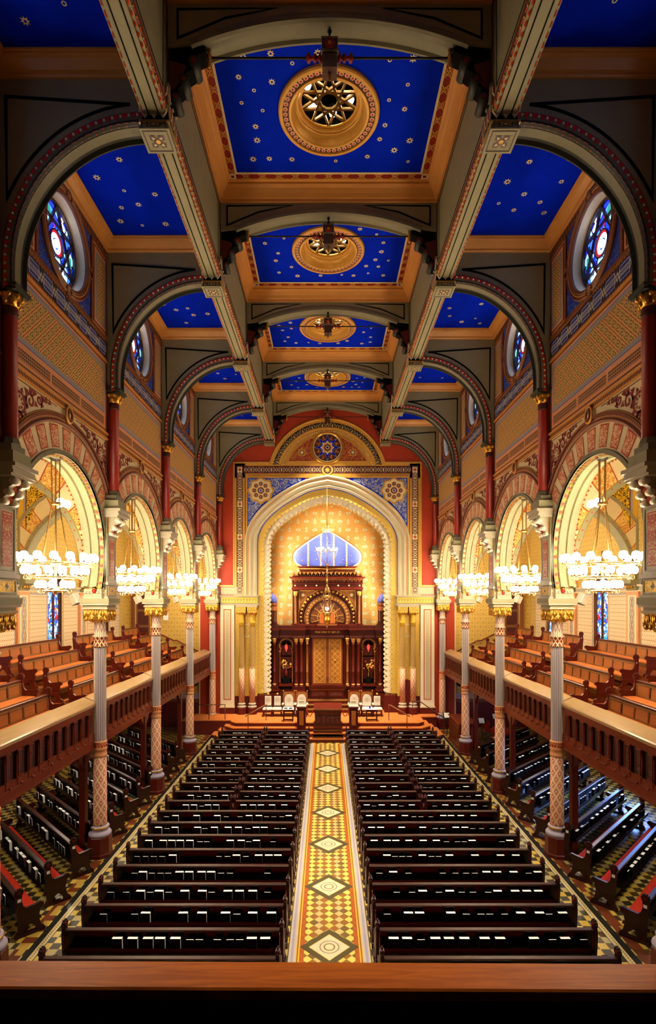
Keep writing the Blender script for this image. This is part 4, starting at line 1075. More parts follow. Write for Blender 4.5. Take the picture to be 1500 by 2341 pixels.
# ---- gallery fronts between the columns
def parapet(s):
    t = thing('gallery_parapet', 'x', 'parapet', group='carved gallery fronts between the columns')
    h = B/2 - .20; f = lambda a, b, d: (s*(7.10 - d), a, b)
    mb = MB(); mb.prism([(7.03, 4.55), (7.03, 4.62), (7.06, 4.645), (7.44, 4.80), (7.48, 4.78), (7.48, 4.70), (7.10, 4.55)], lambda a, b, d: (s*a, d, b), -B/2 + .04, B/2 - .04, 'bookboard'); mb.build('bookboard_rail', t)
    mb = MB(); mb.box(s*7.05, s*7.14, -h, h, 4.44, 4.56, 'walnut'); mb.box(s*7.08, s*7.14, -h, h, 4.36, 4.44, 'walnut'); mb.box(s*7.12, s*7.2, -h, h, 3.45, 4.5, 'wood_black'); mb.build('top_fascia', t)
    mb = MB(); mb.box(s*7.05, s*7.16, -h, h, 3.30, 3.56, 'walnut'); mb.box(s*7.02, s*7.05, -h, h, 3.30, 3.34, 'walnut'); mb.box(s*7.03, s*7.05, -h, h, 3.52, 3.56, 'walnut'); mb.build('bottom_beam', t)
    n = 11; w = 2*h/n
    for i in range(n):
        y = -h + (i + .5)*w; mb = MB()
        P = [(-.42, 0), (-.42, .72), (-.36, .78), (-.36, .80), (.36, .80), (.36, .78), (.42, .72), (.42, 0)]
        mb.prism([(y - w*.30, 3.72), (y - w*.30, 4.20), (y - w*.24, 4.26), (y - w*.24, 4.36), (y + w*.24, 4.36), (y + w*.24, 4.26), (y + w*.30, 4.20), (y + w*.30, 3.72)], f, -.02, .02, 'walnut')
        mb.prism([(y - w*.17, 3.78), (y - w*.17, 4.30), (y + w*.17, 4.30), (y + w*.17, 3.78)], f, .02, .03, 'carved_wood')
        mb.ribbon([(y - w*.2, 3.76), (y - w*.2, 4.32), (y + w*.2, 4.32), (y + w*.2, 3.76)], .02, f, .02, .04, 'walnut', closed=True)
        mb.prism([(y - w*.36, 3.66), (y - w*.33, 3.73), (y + w*.33, 3.73), (y + w*.36, 3.66)], f, -.02, .06, 'walnut'); mb.prism([(y - w*.30, 3.58), (y - w*.36, 3.66), (y + w*.36, 3.66), (y + w*.30, 3.58)], f, -.02, .05, 'walnut')
        mb.sphere((s*7.05, y, 3.56), .045, 'walnut', 8, 5, 1.3)
        mb.build('carved_panel', t)
    return t
def prop_post(s):
    t = thing('gallery_post', 'x', 'post', group='dark timber posts under the gallery fronts')
    mb = MB(); mb.box(s*-.09, s*.09, -.11, .11, 0, 3.3, 'mahogany'); mb.box(s*-.11, s*.11, -.13, .13, 0, .25, 'mahogany'); mb.build('shaft', t)
    mb = MB()
    for q in (-1, 1): mb.prism([(q*.11, 2.55), (q*.2, 2.75), (q*.42, 2.95), (q*.48, 3.08), (q*.5, 3.12), (q*.5, 3.28), (q*.11, 3.28)], lambda a, b, d: (d, a, b), -.07, .07, 'mahogany')
    mb.box(-.09, .09, -.52, .52, 3.22, 3.30, 'wood_edge'); mb.build('bracket', t)
    return t
for s in (-1, 1):
    b0 = p0 = None
    for k in range(-1, 4):
        y = Zk(k) + B/2
        if b0 is None: b0 = o = parapet(s); o.location = (0, y, 0)
        else: o = dup(b0, (0, y, 0))
        o['label'] = 'carved mahogany front of the %s gallery, %s' % (SIDE[s], ['length beside the camera', 'nearest length between columns', 'second length between columns', 'third length between columns', 'farthest length, by the platform'][k+1])
        if k < 0: continue
        y = Zk(k); L = (s*7.47, y + .02, 0)
        if p0 is None: p0 = o = prop_post(s); o.location = L
        else: o = dup(p0, L)
        o['label'] = 'dark timber post behind the %s column, %s' % (SIDE[s], POS[k+1])
# ---- rear gallery: the rail in front of the camera
t = thing('balcony_rail', 'broad reddish brown wooden rail along the bottom of the view', 'rail')
mb = MB(); mb.bbox(-7.2, 7.2, 4.14, 4.46, 4.68, 4.78, 'rail_wood', .014); o = mb.build('handrail', t); o.rotation_euler = (0, .0053, 0); o.location = (0, 0, -.0)
mb = MB(); mb.box(-7.1, 7.1, 4.24, 4.36, 3.4, 4.70, 'wood_black'); mb.build('panelling', t)
mb = MB(); mb.box(-12.3, 12.3, -3, 4.3, 3.2, 3.4, 'wood_black'); mb.box(-12.3, 12.3, -3, 2.2, 3.4, 5.2, 'wood_black'); struct(mb.build('floor'), 'dark floor of the rear gallery below the camera', 'floor')
mb = MB(); mb.box(-12.4, 12.4, -3.2, -3.0, 0, 21.5, 'black'); struct(mb.build('wall_back'), 'rear wall behind the camera', 'wall')
mb = MB()  # unseen black shell, added to keep bounced light off the near arches
for s in (-1, 1): mb.box(s*6.7, s*7.3, -3.0, Zk(-1), 0, 20.5, 'black'); mb.box(s*12.1, s*12.3, -3.0, Y0, 0, 20.5, 'black')
mb.box(-12.3, 12.3, -3, Zk(-1), 20.2, 20.4, 'black')
struct(mb.build('wall_dark_shell'), 'unseen black shell of walls and roof, added to darken the near ceiling', 'wall')
# ================================================================== PEWS AND BENCHES
def end_panel(mb, x, w, m, H_=.95):
    f = lambda a, b, d: (x + d, a, b)
    P = [(-.10, 0), (-.10, .10), (-.05, .14), (-.07, .40), (-.11, H_ - .12), (-.09, H_ + .02), (.03, H_ + .02), (.02, H_ - .1), (.06, .70), (.12, .64), (.34, .66), (.43, .68), (.49, .65), (.50, .59), (.46, .55), (.42, .53),
         (.40, .42), (.38, .36), (.44, .14), (.50, .10), (.50, 0), (.36, 0), (.34, .10), (.28, .20), (.20, .25), (.12, .20), (.06, .10), (.04, 0)]
    mb.prism(P, f, -w/2, w/2, m)
    f2 = lambda a, b, d: (x + d, a, b)
    mb.prism([(-.11, .30), (.44, .30), (.44, .345), (-.11, .345)], f2, -w/2 - .012, w/2 + .012, m)
    mb.prism([(-.12, 0), (.52, 0), (.52, .07), (-.12, .07)], f2, -w/2 - .012, w/2 + .012, m)
def finial(mb, x, w, m, H_=.95):
    f = lambda a, b, d: (x + d, a, b)
    mb.prism(circ(-.03, H_ + .09, .082, 14), f, -w/2, w/2, m)
    for i in range(10): a = 2*pi*i/10; mb.sphere((x, -.03 + .085*cos(a), H_ + .09 + .085*sin(a)), .026, m, 6, 4)
    for q in (-1, 1): mb.prism(circ(-.03, H_ + .09, .045, 10), lambda a, b, d: (x + q*d, a, b), w/2, w/2 + .012, 'mahogany')
def make_pew(L, wood, edge, cush, panel=None, rack=True, plate=True, group=None, cat='pew', name='pew', H_=.95):
    """length along x, centred; people face +y; floor at 0"""
    t = thing(name, 'x', cat, group=group)
    h = L/2
    mb = MB(); X = Matrix.Translation((0, 0, 0))
    f = lambda a, b, d: (d, a, b)
    mb.prism([(-.02, .30), (-.06, H_ - .05), (-.03, H_ - .05), (.01, .30)], f, -h + .02, h - .02, wood)
    if panel:
        n = max(2, round(L / .62)); w = (L - .1) / n
        for i in range(n):
            x = -h + .05 + (i + .5)*w
            for sd in (1, -1):
                g = (lambda a, b, d: (a, .005 - (b - .40)*.065 + d, b)) if sd > 0 else (lambda a, b, d: (a, -.035 - (b - .40)*.065 - d, b))
                mb.prism(rect(x - w*.42, x + w*.42, .53, H_ - .15), g, .0, .012, panel)
                for bb in (.50, H_ - .11): mb.prism(rect(x - w/2, x + w/2, bb - .03, bb + .03), g, 0, .02, wood)
            for xx in (x - w/2, x + w/2): mb.prism(rect(xx - .035, xx + .035, .47, H_ - .08), lambda a, b, d: (a, .005 - (b - .40)*.065 + d, b), 0, .022, wood)
    else:
        for bb in (.52,): mb.prism(rect(-h + .02, h - .02, bb - .02, bb + .02), lambda a, b, d: (a, -.04 - d, b), 0, .02, wood)
    mb.build('backrest', t)
    mb = MB(); mb.bbox(-h, h, -.10, .015, H_ - .05, H_, edge, .012); mb.build('top_rail', t)
    mb = MB(); mb.box(-h + .02, h - .02, -.01, .42, .37, .41, wood); mb.box(-h + .02, h - .02, .38, .40, .28, .37, wood); mb.build('seat', t)
    mb = MB(); mb.bbox(-h + .03, h - .03, .02, .43, .41, .48, cush, .02); mb.build('cushion', t)
    if rack:
        mb = MB(); mb.box(-h + .06, h - .06, -.235, -.04, .56, .58, wood); mb.box(-h + .06, h - .06, -.245, -.23, .56, .66, wood)
        mb.build('book_rack', t)
    for q in (-1, 1):
        mb = MB(); end_panel(mb, q*(h + .03), .07, edge, H_); e = mb.build('end_panel', t)
        mb = MB(); finial(mb, q*(h + .03), .07, edge, H_); mb.build('finial', e)
        if plate:
            mb = MB(); mb.box(q*(h + .065), q*(h + .075), -.07, .005, H_ - .12, H_ - .05, 'paper')
            if cat == 'bench': mb = MB(); mb.prism([(-.05, H_ - .10), (-.01, H_ - .10), (-.03, H_ - .05)], lambda a, b, d: (q*(h + .066 + d), a, b), 0, .008, 'paper')
            mb.build('number_plate', e)
    return t
PEW_Y = [10.37 + .9*i for i in range(21)]
books = []         # (world x, y, z, heading, kind, label, distance)
rb = random.Random(3)
def book_spots(L):
    out = []; x = -L/2 + .18
    while x < L/2 - .25:
        k = 0 if rb.random() < .52 else 1
        w = .215 if k == 0 else .165
        if rb.random() < .86: out.append((x + w/2, k, rb.uniform(-.02, .02)))
        x += w + rb.choice((.03, .06, .1, .16, .2))
    return out
pl = make_pew(4.44, 'wood_black', 'wood_edge', 'cushion_red', plate=False, group='long dark pews of the nave')
ps = make_pew(2.14, 'wood_black', 'wood_edge', 'cushion_red', plate=False, group='short dark pews of the nave')
ul = us = False
for i, y in enumerate(PEW_Y):
    for s in (-1, 1):
        row = '%s row from the front rail' % ORD[i]
        if i < 9:
            if not ul: o = pl; ul = True
            else: o = dup(pl)
            o.location = (s*3.24, y, 0); o['label'] = 'long black pew %s of centre aisle, %s' % (SIDE[s], row); L = [(s*3.24, 4.44, '')]
        else:
            L = []
            for xc, nm in ((2.08, 'aisle half'), (4.40, 'outer half')):
                if not us: o = ps; us = True
                else: o = dup(ps)
                o.location = (s*xc, y, 0); o['label'] = 'short black pew, %s %s of centre aisle, %s' % (nm, SIDE[s], row); L.append((s*xc, 2.14, nm + ' '))
        for xc, ln, nm in L:
            sp = book_spots(ln)
            for j, (bx, kd, tw) in enumerate(sorted(sp, key=lambda q: s*(q[0] + 0))):
                books.append((xc + bx, y - (.175, .16)[kd], .58, tw, kd, '%s prayer book, %s %spew row from rail, %s side, %s from aisle' % (('thick', 'thin')[kd], ORD[i], nm, SIDE[s], ORD[j]), y))
# angled pews under the galleries
LA = 4.9; A45 = radians(45)
pa = {}
ylist = {-1: [11.1, 12.48, 13.78, 15.16, 16.47, 17.8, 19.1, 20.4, 21.7, 23.0, 24.3, 25.6], 1: [10.9, 12.25, 13.6, 14.9, 16.2, 17.5, 18.9, 20.2, 21.5, 22.8, 24.2, 25.5]}
first = None
for s in (-1, 1):
    for i, y in enumerate(ylist[s]):
        rot = -A45 if s < 0 else A45       # face the nave and the ark
        c = Vector((s*(7.12 + LA/2*cos(A45)), y + LA/2*sin(A45), 0))
        if first is None: first = o = make_pew(LA, 'wood_black', 'wood_edge', 'cushion_red', group='angled dark pews under the galleries')
        else: o = dup(first)
        o.location = c; o.rotation_euler = (0, 0, rot)
        o['label'] = 'angled black pew with red cushion under the %s gallery, %s from the front' % (SIDE[s], ORD[i])
        for j, (bx, kd, tw) in enumerate(book_spots(LA)):
            p = c + Matrix.Rotation(rot, 3, 'Z') @ Vector((bx, -(.175, .16)[kd], .58))
            books.append((p.x, p.y, p.z, rot + tw, kd, '%s prayer book, %s angled pew from front under %s gallery, %s along' % (('thick', 'thin')[kd], ORD[i], SIDE[s], ORD[j]), p.y + 2 + abs(p.x)*.3))
# books: the nearest three hundred are single objects, the far ones one object
def book_mesh(kd, cov, pg):
    w, d, h = ((.215, .085, .27), (.165, .035, .225))[kd]
    cov.box(-w/2, w/2, -d/2, -d/2 + .006, 0, h, 'black'); cov.box(-w/2, w/2, d/2 - .006, d/2, 0, h, 'black'); cov.box(-w/2, -w/2 + .006, -d/2, d/2, 0, h, 'black')
    pg.box(-w/2 + .006, w/2 - .006, -d/2 + .006, d/2 - .006, .004, h - .004, 'paper')
books.sort(key=lambda b: b[6])
proto = []
for kd in (0, 1):
    a, b = MB(), MB(); book_mesh(kd, a, b); o = a.build('prayer_book'); b.build('page_block', o); proto.append([o, False])
for n, (x, y, z, r, kd, lab, _) in enumerate(books):
    if n >= 300: break
    if not proto[kd][1]: o = proto[kd][0]; proto[kd][1] = True
    else: o = dup(proto[kd][0])
    o.location = (x, y, z); o.rotation_euler = (radians(2), 0, r)
    tag(o, lab, 'book', 'prayer books standing in the pew racks')
mb = MB()
for (x, y, z, r, kd, lab, _) in books[300:]:
    a, b = MB(), MB(); book_mesh(kd, a, b); X = Matrix.Translation((x, y, z)) @ Matrix.Rotation(r, 4, 'Z') @ Matrix.Rotation(radians(2), 4, 'X')
    for q in (a, b):
        for k in range(len(q.names)): mb.add(q.v, q.f, q.names[k], X=X)
tag(mb.build('prayer_book'), 'rows of white-edged prayer books in the distant pew racks', 'book', 'prayer books standing in the pew racks', 'stuff')
# gallery benches
gb = None
for s in (-1, 1):
    for k in range(0, 4):
        for i in range(4):
            y0, y1 = Zk(k) + .78, Zk(k+1) - .55
            if k == 3: y1 = Zk(4) - 2.0 - .15*i
            L = y1 - y0
            key = round(L, 2)
            if gb is None: gb = {}
            if key not in gb: gb[key] = o = make_pew(L - .14, 'oak', 'mahogany_x', 'cushion', panel='oak_panel', rack=False, group='panelled benches of the galleries', cat='bench', name='gallery_bench')
            else: o = dup(gb[key])
            o.location = (s*(8.2 + .8*i), (y0 + y1)/2, 4.06 + .41*i - .0); o.rotation_euler = (0, 0, -pi/2 if s < 0 else pi/2)
            # people face the nave: -x on the right side, +x on the left
            o['label'] = 'panelled wooden bench with orange cushion, %s gallery, %s row from parapet, %s bay from camera' % (SIDE[s], ORD[i], ORD[k])
# ================================================================== END WALL, APSE, ARK, PLATFORM
PZ = .85            # platform level
F = XF(YE)
half = catmull([(5.0, 11.5), (4.82, 12.21), (4.28, 13.1), (3.29, 13.99), (2.12, 14.7), (1.2, 15.1), (0, 15.35)], 6)   # outer edge of the great arch
def arch_off(o, zb=8.0):
    n = norms(half, False); L = [(a - p*o if True else a, b - q*o) for (a, b), (p, q) in zip(half, n)]
    L[-1] = (0, L[-1][1]); R = [(L[0][0], zb)] + L
    return R + [(-a, b) for a, b in R[::-1][1:]]
o_in = .65
test = arch_off(o_in)
if test[3][0] > 5.0: half = half
cur0 = arch_off(0.); 
if abs(arch_off(.5)[1][0]) > 5.0:   # make sure a positive offset shrinks the arch
    _n = norms
    def arch_off(o, zb=8.0):
        n = norms(half, False); L = [(a + p*o, b + q*o) for (a, b), (p, q) in zip(half, n)]
        L[-1] = (0, L[-1][1]); R = [(L[0][0], zb)] + L
        return R + [(-a, b) for a, b in R[::-1][1:]]
opening = arch_off(.42, 0.)
mb = MB()
mb.poly([F(a, b, 0) for a, b in [(7.3, 0), (7.3, 20.6), (-7.3, 20.6), (-7.3, 0)] + opening[::-1]], 'red_wall')
struct(mb.build('wall_end'), 'tall red end wall framing the great arch of the ark', 'wall')
# alfiz frame and tympanum, painted plaster relief
t = thing('arch_surround', 'gilded and painted surround of the great arch with star medallion on red wall', 'surround', (0, 0, 0))
mb = MB()
for q in (-1, 1):
    mb.prism(rect(q*5.02, q*5.72, 8.0, 16.17), F, -.02, .03, 'gold_paint')
    mb.prism(rect(q*5.16, q*5.54, 8.15, 15.95), F, .03, .035, 'maroon'); mb.prism(rect(q*5.19, q*5.49, 8.15, 15.9), F, .035, .04, 'alfiz_v')
    mb.prism(rect(q*5.16, q*6.5, 8.08, 8.56), F, .03, .036, 'stone_light'); mb.prism(rect(q*5.55, q*6.5, 8.16, 8.48), F, .036, .042, 'lace')
    mb.ribbon([(q*5.70, 16.15), (q*5.70, 8.62), (q*6.6, 8.62)], .09, F, 0, .07, 'gold_paint')
    for z in (9.6, 11.6, 13.6, 15.7): mb.prism(rect(q*5.19, q*5.49, z - .16, z + .16), F, .04, .046, 'cream'); mb.decal(star(q*5.34, z, .13, .07, 4), F, 'rust', .05)
mb.prism(rect(-5.72, 5.72, 15.2, 16.17), F, .0, .03, 'gold_paint'); mb.prism(rect(-5.1, 5.1, 15.48, 15.93), F, .03, .036, 'maroon'); mb.prism(rect(-5.1, 5.1, 15.53, 15.88), F, .036, .042, 'alfiz_h')
mb.ribbon([(5.70, 16.13), (3.5, 16.13)], .09, F, 0, .08, 'gold_paint'); mb.ribbon([(-5.70, 16.13), (-3.5, 16.13)], .09, F, 0, .08, 'gold_paint')
mb.build('frame', t)
mb = MB(); zc = 15.18; z0 = 16.0; R0 = 3.56
def cap(R, z=z0): a = math.asin((z - zc)/R); return arc(0, zc, R, a, pi - a, 40)
mb.poly([F(a, b, .032) for a, b in cap(R0)], 'gold_paint')
A, C_ = cap(3.42), cap(2.97); mb.annulus(A, C_, F, 'tymp_band', .04, closed=False)
mb.sweep(cap(3.56), [(0, 0), (0, .1), (-.06, .12), (-.12, .06), (-.12, .03)], F, 'gold_paint', sgn=-1)
mb.sweep(cap(2.97), [(0, .03), (0, .08), (-.1, .1), (-.16, .05)], F, 'gold_paint', sgn=-1)
for a, b in resample(cap(2.86), .13): mb.sphere(F(a, b, .09), .035, 'cream', 6, 4)
zz = 16.2; mb.poly([F(a, b, .042) for a, b in cap(2.62, zz)], 'arab_redx')
mb.ribbon(cap(2.62, zz), .05, F, .04, .07, 'gold_paint', closed=True)
for q in (-1, 1): mb.decal(star(q*1.55, 16.75, .28, .2, 8), F, 'gold_paint', .05); mb.decal(star(q*1.55, 16.75, .2, .13, 8), F, 'maroon', .054); mb.decal(circ(q*1.55, 16.75, .1, 10), F, 'cream', .058)
mb.build('tympanum', t)
m = MB(); zr = 17.03
m.prism(circ(0, zr, 1.0, 48), F, .03, .09, 'gold_paint'); m.decal(circ(0, zr, .86, 40), F, 'cream', .092); m.decal(circ(0, zr, .82, 40), F, 'umber', .096)
for i in range(8):
    a = i*pi/4 + pi/8; m.decal([(.8*cos(a), zr + .8*sin(a)), (.52*cos(a+.22), zr + .52*sin(a+.22)), (.52*cos(a-.22), zr + .52*sin(a-.22))], F, 'arab_redx', .1)
m.decal(star(0, zr, .82, .36, 8, pi/2), F, 'cream', .104); m.decal(star(0, zr, .77, .35, 8, pi/2), F, 'blue', .108); m.decal(star(0, zr, .44, .30, 8, pi/2), F, 'cream', .112); m.decal(star(0, zr, .36, .23, 8, pi/2), F, 'gold_paint', .116); m.decal(circ(0, zr, .2, 20), F, 'maroon', .12); m.decal(circ(0, zr, .12, 16), F, 'cream', .124); m.decal(circ(0, zr, .07, 12), F, 'blue', .128)
m.sweep(circ(0, zr, .93, 48), [(-.06, .09), (-.03, .12), (.03, .12), (.06, .09)], F, 'gold', closed=True)
m.build('star_medallion', t)
m = MB(); m.prism(circ(0, 15.68, .33, 28), F, .03, .08, 'gold_paint'); m.decal(circ(0, 15.68, .24, 24), F, 'umber', .084); m.decal(star(0, 15.68, .18, .09, 8), F, 'gold_paint', .088); m.build('keystone_rosette', t)
# spandrels with flower medallions
mb = MB()
ou = arch_off(-.02)
for q in (-1, 1):
    mb = MB()
    pts = [(4.86, 11.9), (4.86, 15.2), (1.35, 15.2)] + [p for p in ou if 1.35 <= p[0] <= 4.80 and p[1] > 12.1][::-1][:0]
    side = [p for p in ou if 1.25 < p[0] < 4.86 and p[1] > 11.9]
    pts = [(4.86, side[0][1]), (4.86, 15.2), (side[-1][0], 15.2)] + side[::-1]
    mb.decal([(q*a, b) for a, b in pts], F, 'blue', .034)
    cx = sum(p[0] for p in pts)/len(pts)
    def shr(p): return (p[0] + (4.45 - p[0])*.07, p[1] + (14.75 - p[1])*.07)
    mb.decal([(q*shr(p)[0], shr(p)[1]) for p in pts], F, 'arab_bluex', .04)
    mb.ribbon([(q*4.92, side[0][1] - .3), (q*4.92, 15.26), (q*1.0, 15.26)], .1, F, .03, .09, 'gold_paint')
    mb.build('spandrel_panel', t)
for q in (-1, 1):
    m = MB(); cx, cz = 4.05, 14.42
    P = [(q*cx + (.76 + .06*cos(8*a))*cos(a), cz + (.76 + .06*cos(8*a))*sin(a)) for a in [2*pi*i/64 for i in range(64)]]
    m.prism(P, F, .03, .10, 'gold_paint'); m.prism([(q*cx + (a - q*cx)*.86, cz + (b - cz)*.86) for a, b in P], F, .10, .12, 'cream')
    for i in range(8):
        a = i*pi/4; x, z = q*cx + .40*cos(a), cz + .40*sin(a)
        m.decal(circ(x, z, .15, 14), F, 'gold_paint', .124); m.decal(circ(x, z, .105, 12), F, 'maroon', .128); m.decal(star(x, z, .08, .035, 4), F, 'lilac', .132)
    m.decal(circ(q*cx, cz, .2, 18), F, 'maroon', .124); m.decal(star(q*cx, cz, .17, .08, 8), F, 'cream', .128); m.decal(circ(q*cx, cz, .06, 10), F, 'blue', .132)
    m.build('flower_medallion', t)
# moulded orders of the arch
mb = MB()
def order(o0, prof, m, zb=8.0): mb.sweep(arch_off(o0, zb), [(u, d) for u, d in prof], F, m, sgn=1 if SG > 0 else -1)
_a = arch_off(0.); _nn = norms(_a, False); SG = 1 if (_a[3][0] + _nn[3][0]) < _a[3][0] else -1    # normal pointing into the opening?
order(0, [(-.04, .03), (-.02, .14), (.06, .16), (.10, .10), (.10, .05), (.26, .05), (.26, .10), (.32, .12), (.40, .02), (.46, -.05), (.52, -.05), (.58, .0), (.64, -.05), (.68, -.15), (.68, -.3)], 'arch_cream')
mb.ribbon(arch_off(.18), .05, F, .05, .056, 'salmon')
for a, b in resample(arch_off(.18), .2): mb.decal(star(a, b, .05, .02, 4), F, 'gold_paint', .06)
mb.ribbon(arch_off(.70), .05, F, -.28, -.2, 'blue_pale')
mb.build('arch_moulding', t)
# scalloped golden inner arch
inner = MB()
def scallop(o0, o1, d, m, step, depth, zb=2.0):
    A = resample(arch_off(o0, zb), .12); A2 = resample(arch_off(o1, zb), step)
    n = len(A2); B1 = arch_off(o1, zb)
    k = 200
    Aa = resample(arch_off(o0, zb), .1); k = len(Aa)
    L = [0]; 
    P1 = arch_off(o1, zb); tot = sum(hypot(b[0]-a[0], b[1]-a[1]) for a, b in zip(P1, P1[1:])); Bb = resample(P1, tot/(k - 1) if k > 1 else 1)
    m_ = min(len(Aa), len(Bb)); Aa, Bb = Aa[:m_], Bb[:m_]
    inner.annulus(Aa, Bb, F, m, d, closed=False); inner.annulus(Bb, Bb, F, m, d, closed=False, d2=d - .12)
    N = norms(A2, False)
    for (a, b), (p, q), (a2, b2) in zip(A2, N, A2[1:]):
        mx, mz = (a + a2)/2, (b + b2)/2; p, q = p*SG, q*SG
        tx, tz = (a2 - a)/2, (b2 - b)/2
        inner.prism([(a, b), (mx - tx*.8 + p*depth*.6, mz - tz*.8 + q*depth*.6), (mx + p*depth, mz + q*depth), (mx + tx*.8 + p*depth*.6, mz + tz*.8 + q*depth*.6), (a2, b2)], F, d - .12, d + .004, m)
scallop(.68, .98, -.30, 'gold_wall', .30, .19)
scallop(.95, 1.22, -.52, 'cream_pale', .34, .23)  # cream paint on both inner rows stands in for bright light on gilding
scallop(1.16, 1.36, -.74, 'cream_pale', .28, .17)
inner.build('scalloped_edge', t)
# piers beside the arch opening: frieze, cream pilasters
mb = MB()
for q in (-1, 1):
    mb = MB(); mb.prism(rect(q*4.2, q*6.5, 7.54, 7.96), F, -.3, .22, 'stone'); mb.prism(rect(q*4.24, q*6.42, 7.58, 7.92), F, .22, .23, 'yellow')
    for i in range(12): x = q*(4.34 + i*.18); mb.decal([(x - .07, 7.88), (x, 7.64), (x + .07, 7.88), (x, 7.8)], F, 'stone', .234); mb.decal(star(x + q*.09, 7.68, .05, .02, 4), F, 'cream', .234)
    mb.prism(rect(q*4.16, q*6.54, 7.96, 8.04), F, -.3, .26, 'stone_light'); mb.prism(rect(q*4.2, q*6.5, 7.44, 7.54), F, -.3, .18, 'stone_light')
    mb.prism(rect(q*5.66, q*6.5, 1.26, 7.46), F, 0, .16, 'cream_pale'); mb.prism(rect(q*5.85, q*6.31, 1.7, 7.2), F, .16, .166, 'rust'); mb.prism(rect(q*5.90, q*6.26, 1.75, 7.15), F, .166, .170, 'cream'); mb.prism(rect(q*5.97, q*6.19, 1.8, 7.1), F, .17, .174, 'lace')
    mb.prism(rect(q*5.62, q*6.54, .80, 1.26), F, 0, .2, 'maroon'); mb.prism(rect(q*5.62, q*6.54, 1.22, 1.30), F, 0, .22, 'cream')
    mb.prism(rect(q*4.28, q*5.64, 1.9, 7.45), F, .0, .012, 'gold_wall'); mb.prism(rect(q*4.28, q*5.64, .8, 1.9), F, 0, .014, 'maroon')
    mb.prism(circ(q*4.88, 5.9, .42, 28), F, .012, .03, 'cream'); mb.prism(circ(q*4.88, 5.9, .32, 28), F, .03, .034, 'gold_wall')
    mb.build('side_pilaster', t)
# apse: back wall, splayed sides, soffit
YB = 35.7
G = XF(YB); ap = arch_off(1.42, 0.)
mb = MB()
mb.poly([G(a, b, 0) for a, b in [(5.2, 0), (5.2, 16), (-5.2, 16), (-5.2, 0)]], 'apse')
struct(mb.build('wall_apse'), 'golden patterned back wall of the ark niche', 'wall')
mb = MB()
A = resample(arch_off(1.30, 0.), .25); mb.annulus(A, A, F, 'gold_wall', -.74, closed=False, d2=-(YB - YE))
for q in (-1, 1):
    # jamb steps behind the paired columns
    mb.box(q*4.32, q*5.66, YE + .28, YE + .40, 0, 7.6, 'gold_wall')
    mb.box(q*3.95, q*4.34, YE + .45, YE + .60, 0, 8.0, 'yellow')
    for i in range(34): mb.sphere((q*4.18, YE + .45, 1.9 + i*.165), .07, 'gold_paint', 6, 4)
    mb.box(q*3.62, q*3.97, YE + .66, YE + .8, 0, 8.0, 'gold_wall')
    mb.box(q*3.5, q*5.66, YE + .2, YE + .5, 0, 1.9, 'maroon') ; mb.box(q*3.5, q*4.3, YE + .5, YE + 1.3, 0, 1.5, 'maroon')
struct(mb.build('trim_50'), 'gilded jambs and soffit of the ark niche', 'trim')
# paired columns beside the opening
def small_col():
    t = thing('arch_column', 'x', 'column', group='paired columns beside the great arch')
    mb = MB(); mb.lathe([(.30, .80), (.30, 1.23), (.27, 1.25)], 8, 'maroon', smooth=False, a0=pi/8); mb.build('plinth', t)
    mb = MB(); mb.lathe([(.27, 1.25), (.28, 1.32), (.21, 1.36), (.2, 1.42), (.24, 1.46), (.23, 1.5), (.17, 1.53)], 20, 'stone_light'); mb.build('base', t)
    mb = MB(); mb.lathe([(.175, 1.53), (.165, 3.64)], 24, 'col_diaper'); mb.build('painted_shaft', t)
    mb = MB(); mb.lathe([(.18, 3.62), (.18, 3.68), (.155, 3.70), (.155, 6.1), (.17, 6.12), (.17, 6.16)], 60, 'tan', flute=.1, nf=20, smooth=False); mb.build('fluted_shaft', t)
    mb = MB(); mb.lathe([(.165, 6.16), (.165, 6.36), (.18, 6.38), (.18, 6.42), (.15, 6.44), (.15, 6.86), (.18, 6.92)], 20, 'yellow'); mb.build('necking', t)
    mb = MB(); mb.lathe([(.17, 6.88), (.22, 6.94), (.27, 7.0), (.28, 7.2), (.29, 7.34)], 24, 'arab_gold', sq=True, smooth=False)
    for i in range(12): a = 2*pi*i/12; mb.sphere((.27*cos(a), .27*sin(a), 6.98), .06, 'gold', 6, 4, 1.3)
    mb.box(-.32, .32, -.30, .30, 7.34, 7.46, 'stone_light'); mb.build('capital', t)
    return t
c0 = None
for x, lb in ((-5.2, 'outer column of the left pair beside the great arch'), (-4.56, 'inner column of the left pair beside the great arch'), (4.56, 'inner column of the right pair beside the great arch'), (5.2, 'outer column of the right pair beside the great arch')):
    L = (x, YE - .18, 0)
    if c0 is None: c0 = o = small_col(); o.location = L
    else: o = dup(c0, L)
    o['label'] = lb + ', red diamond lower shaft'
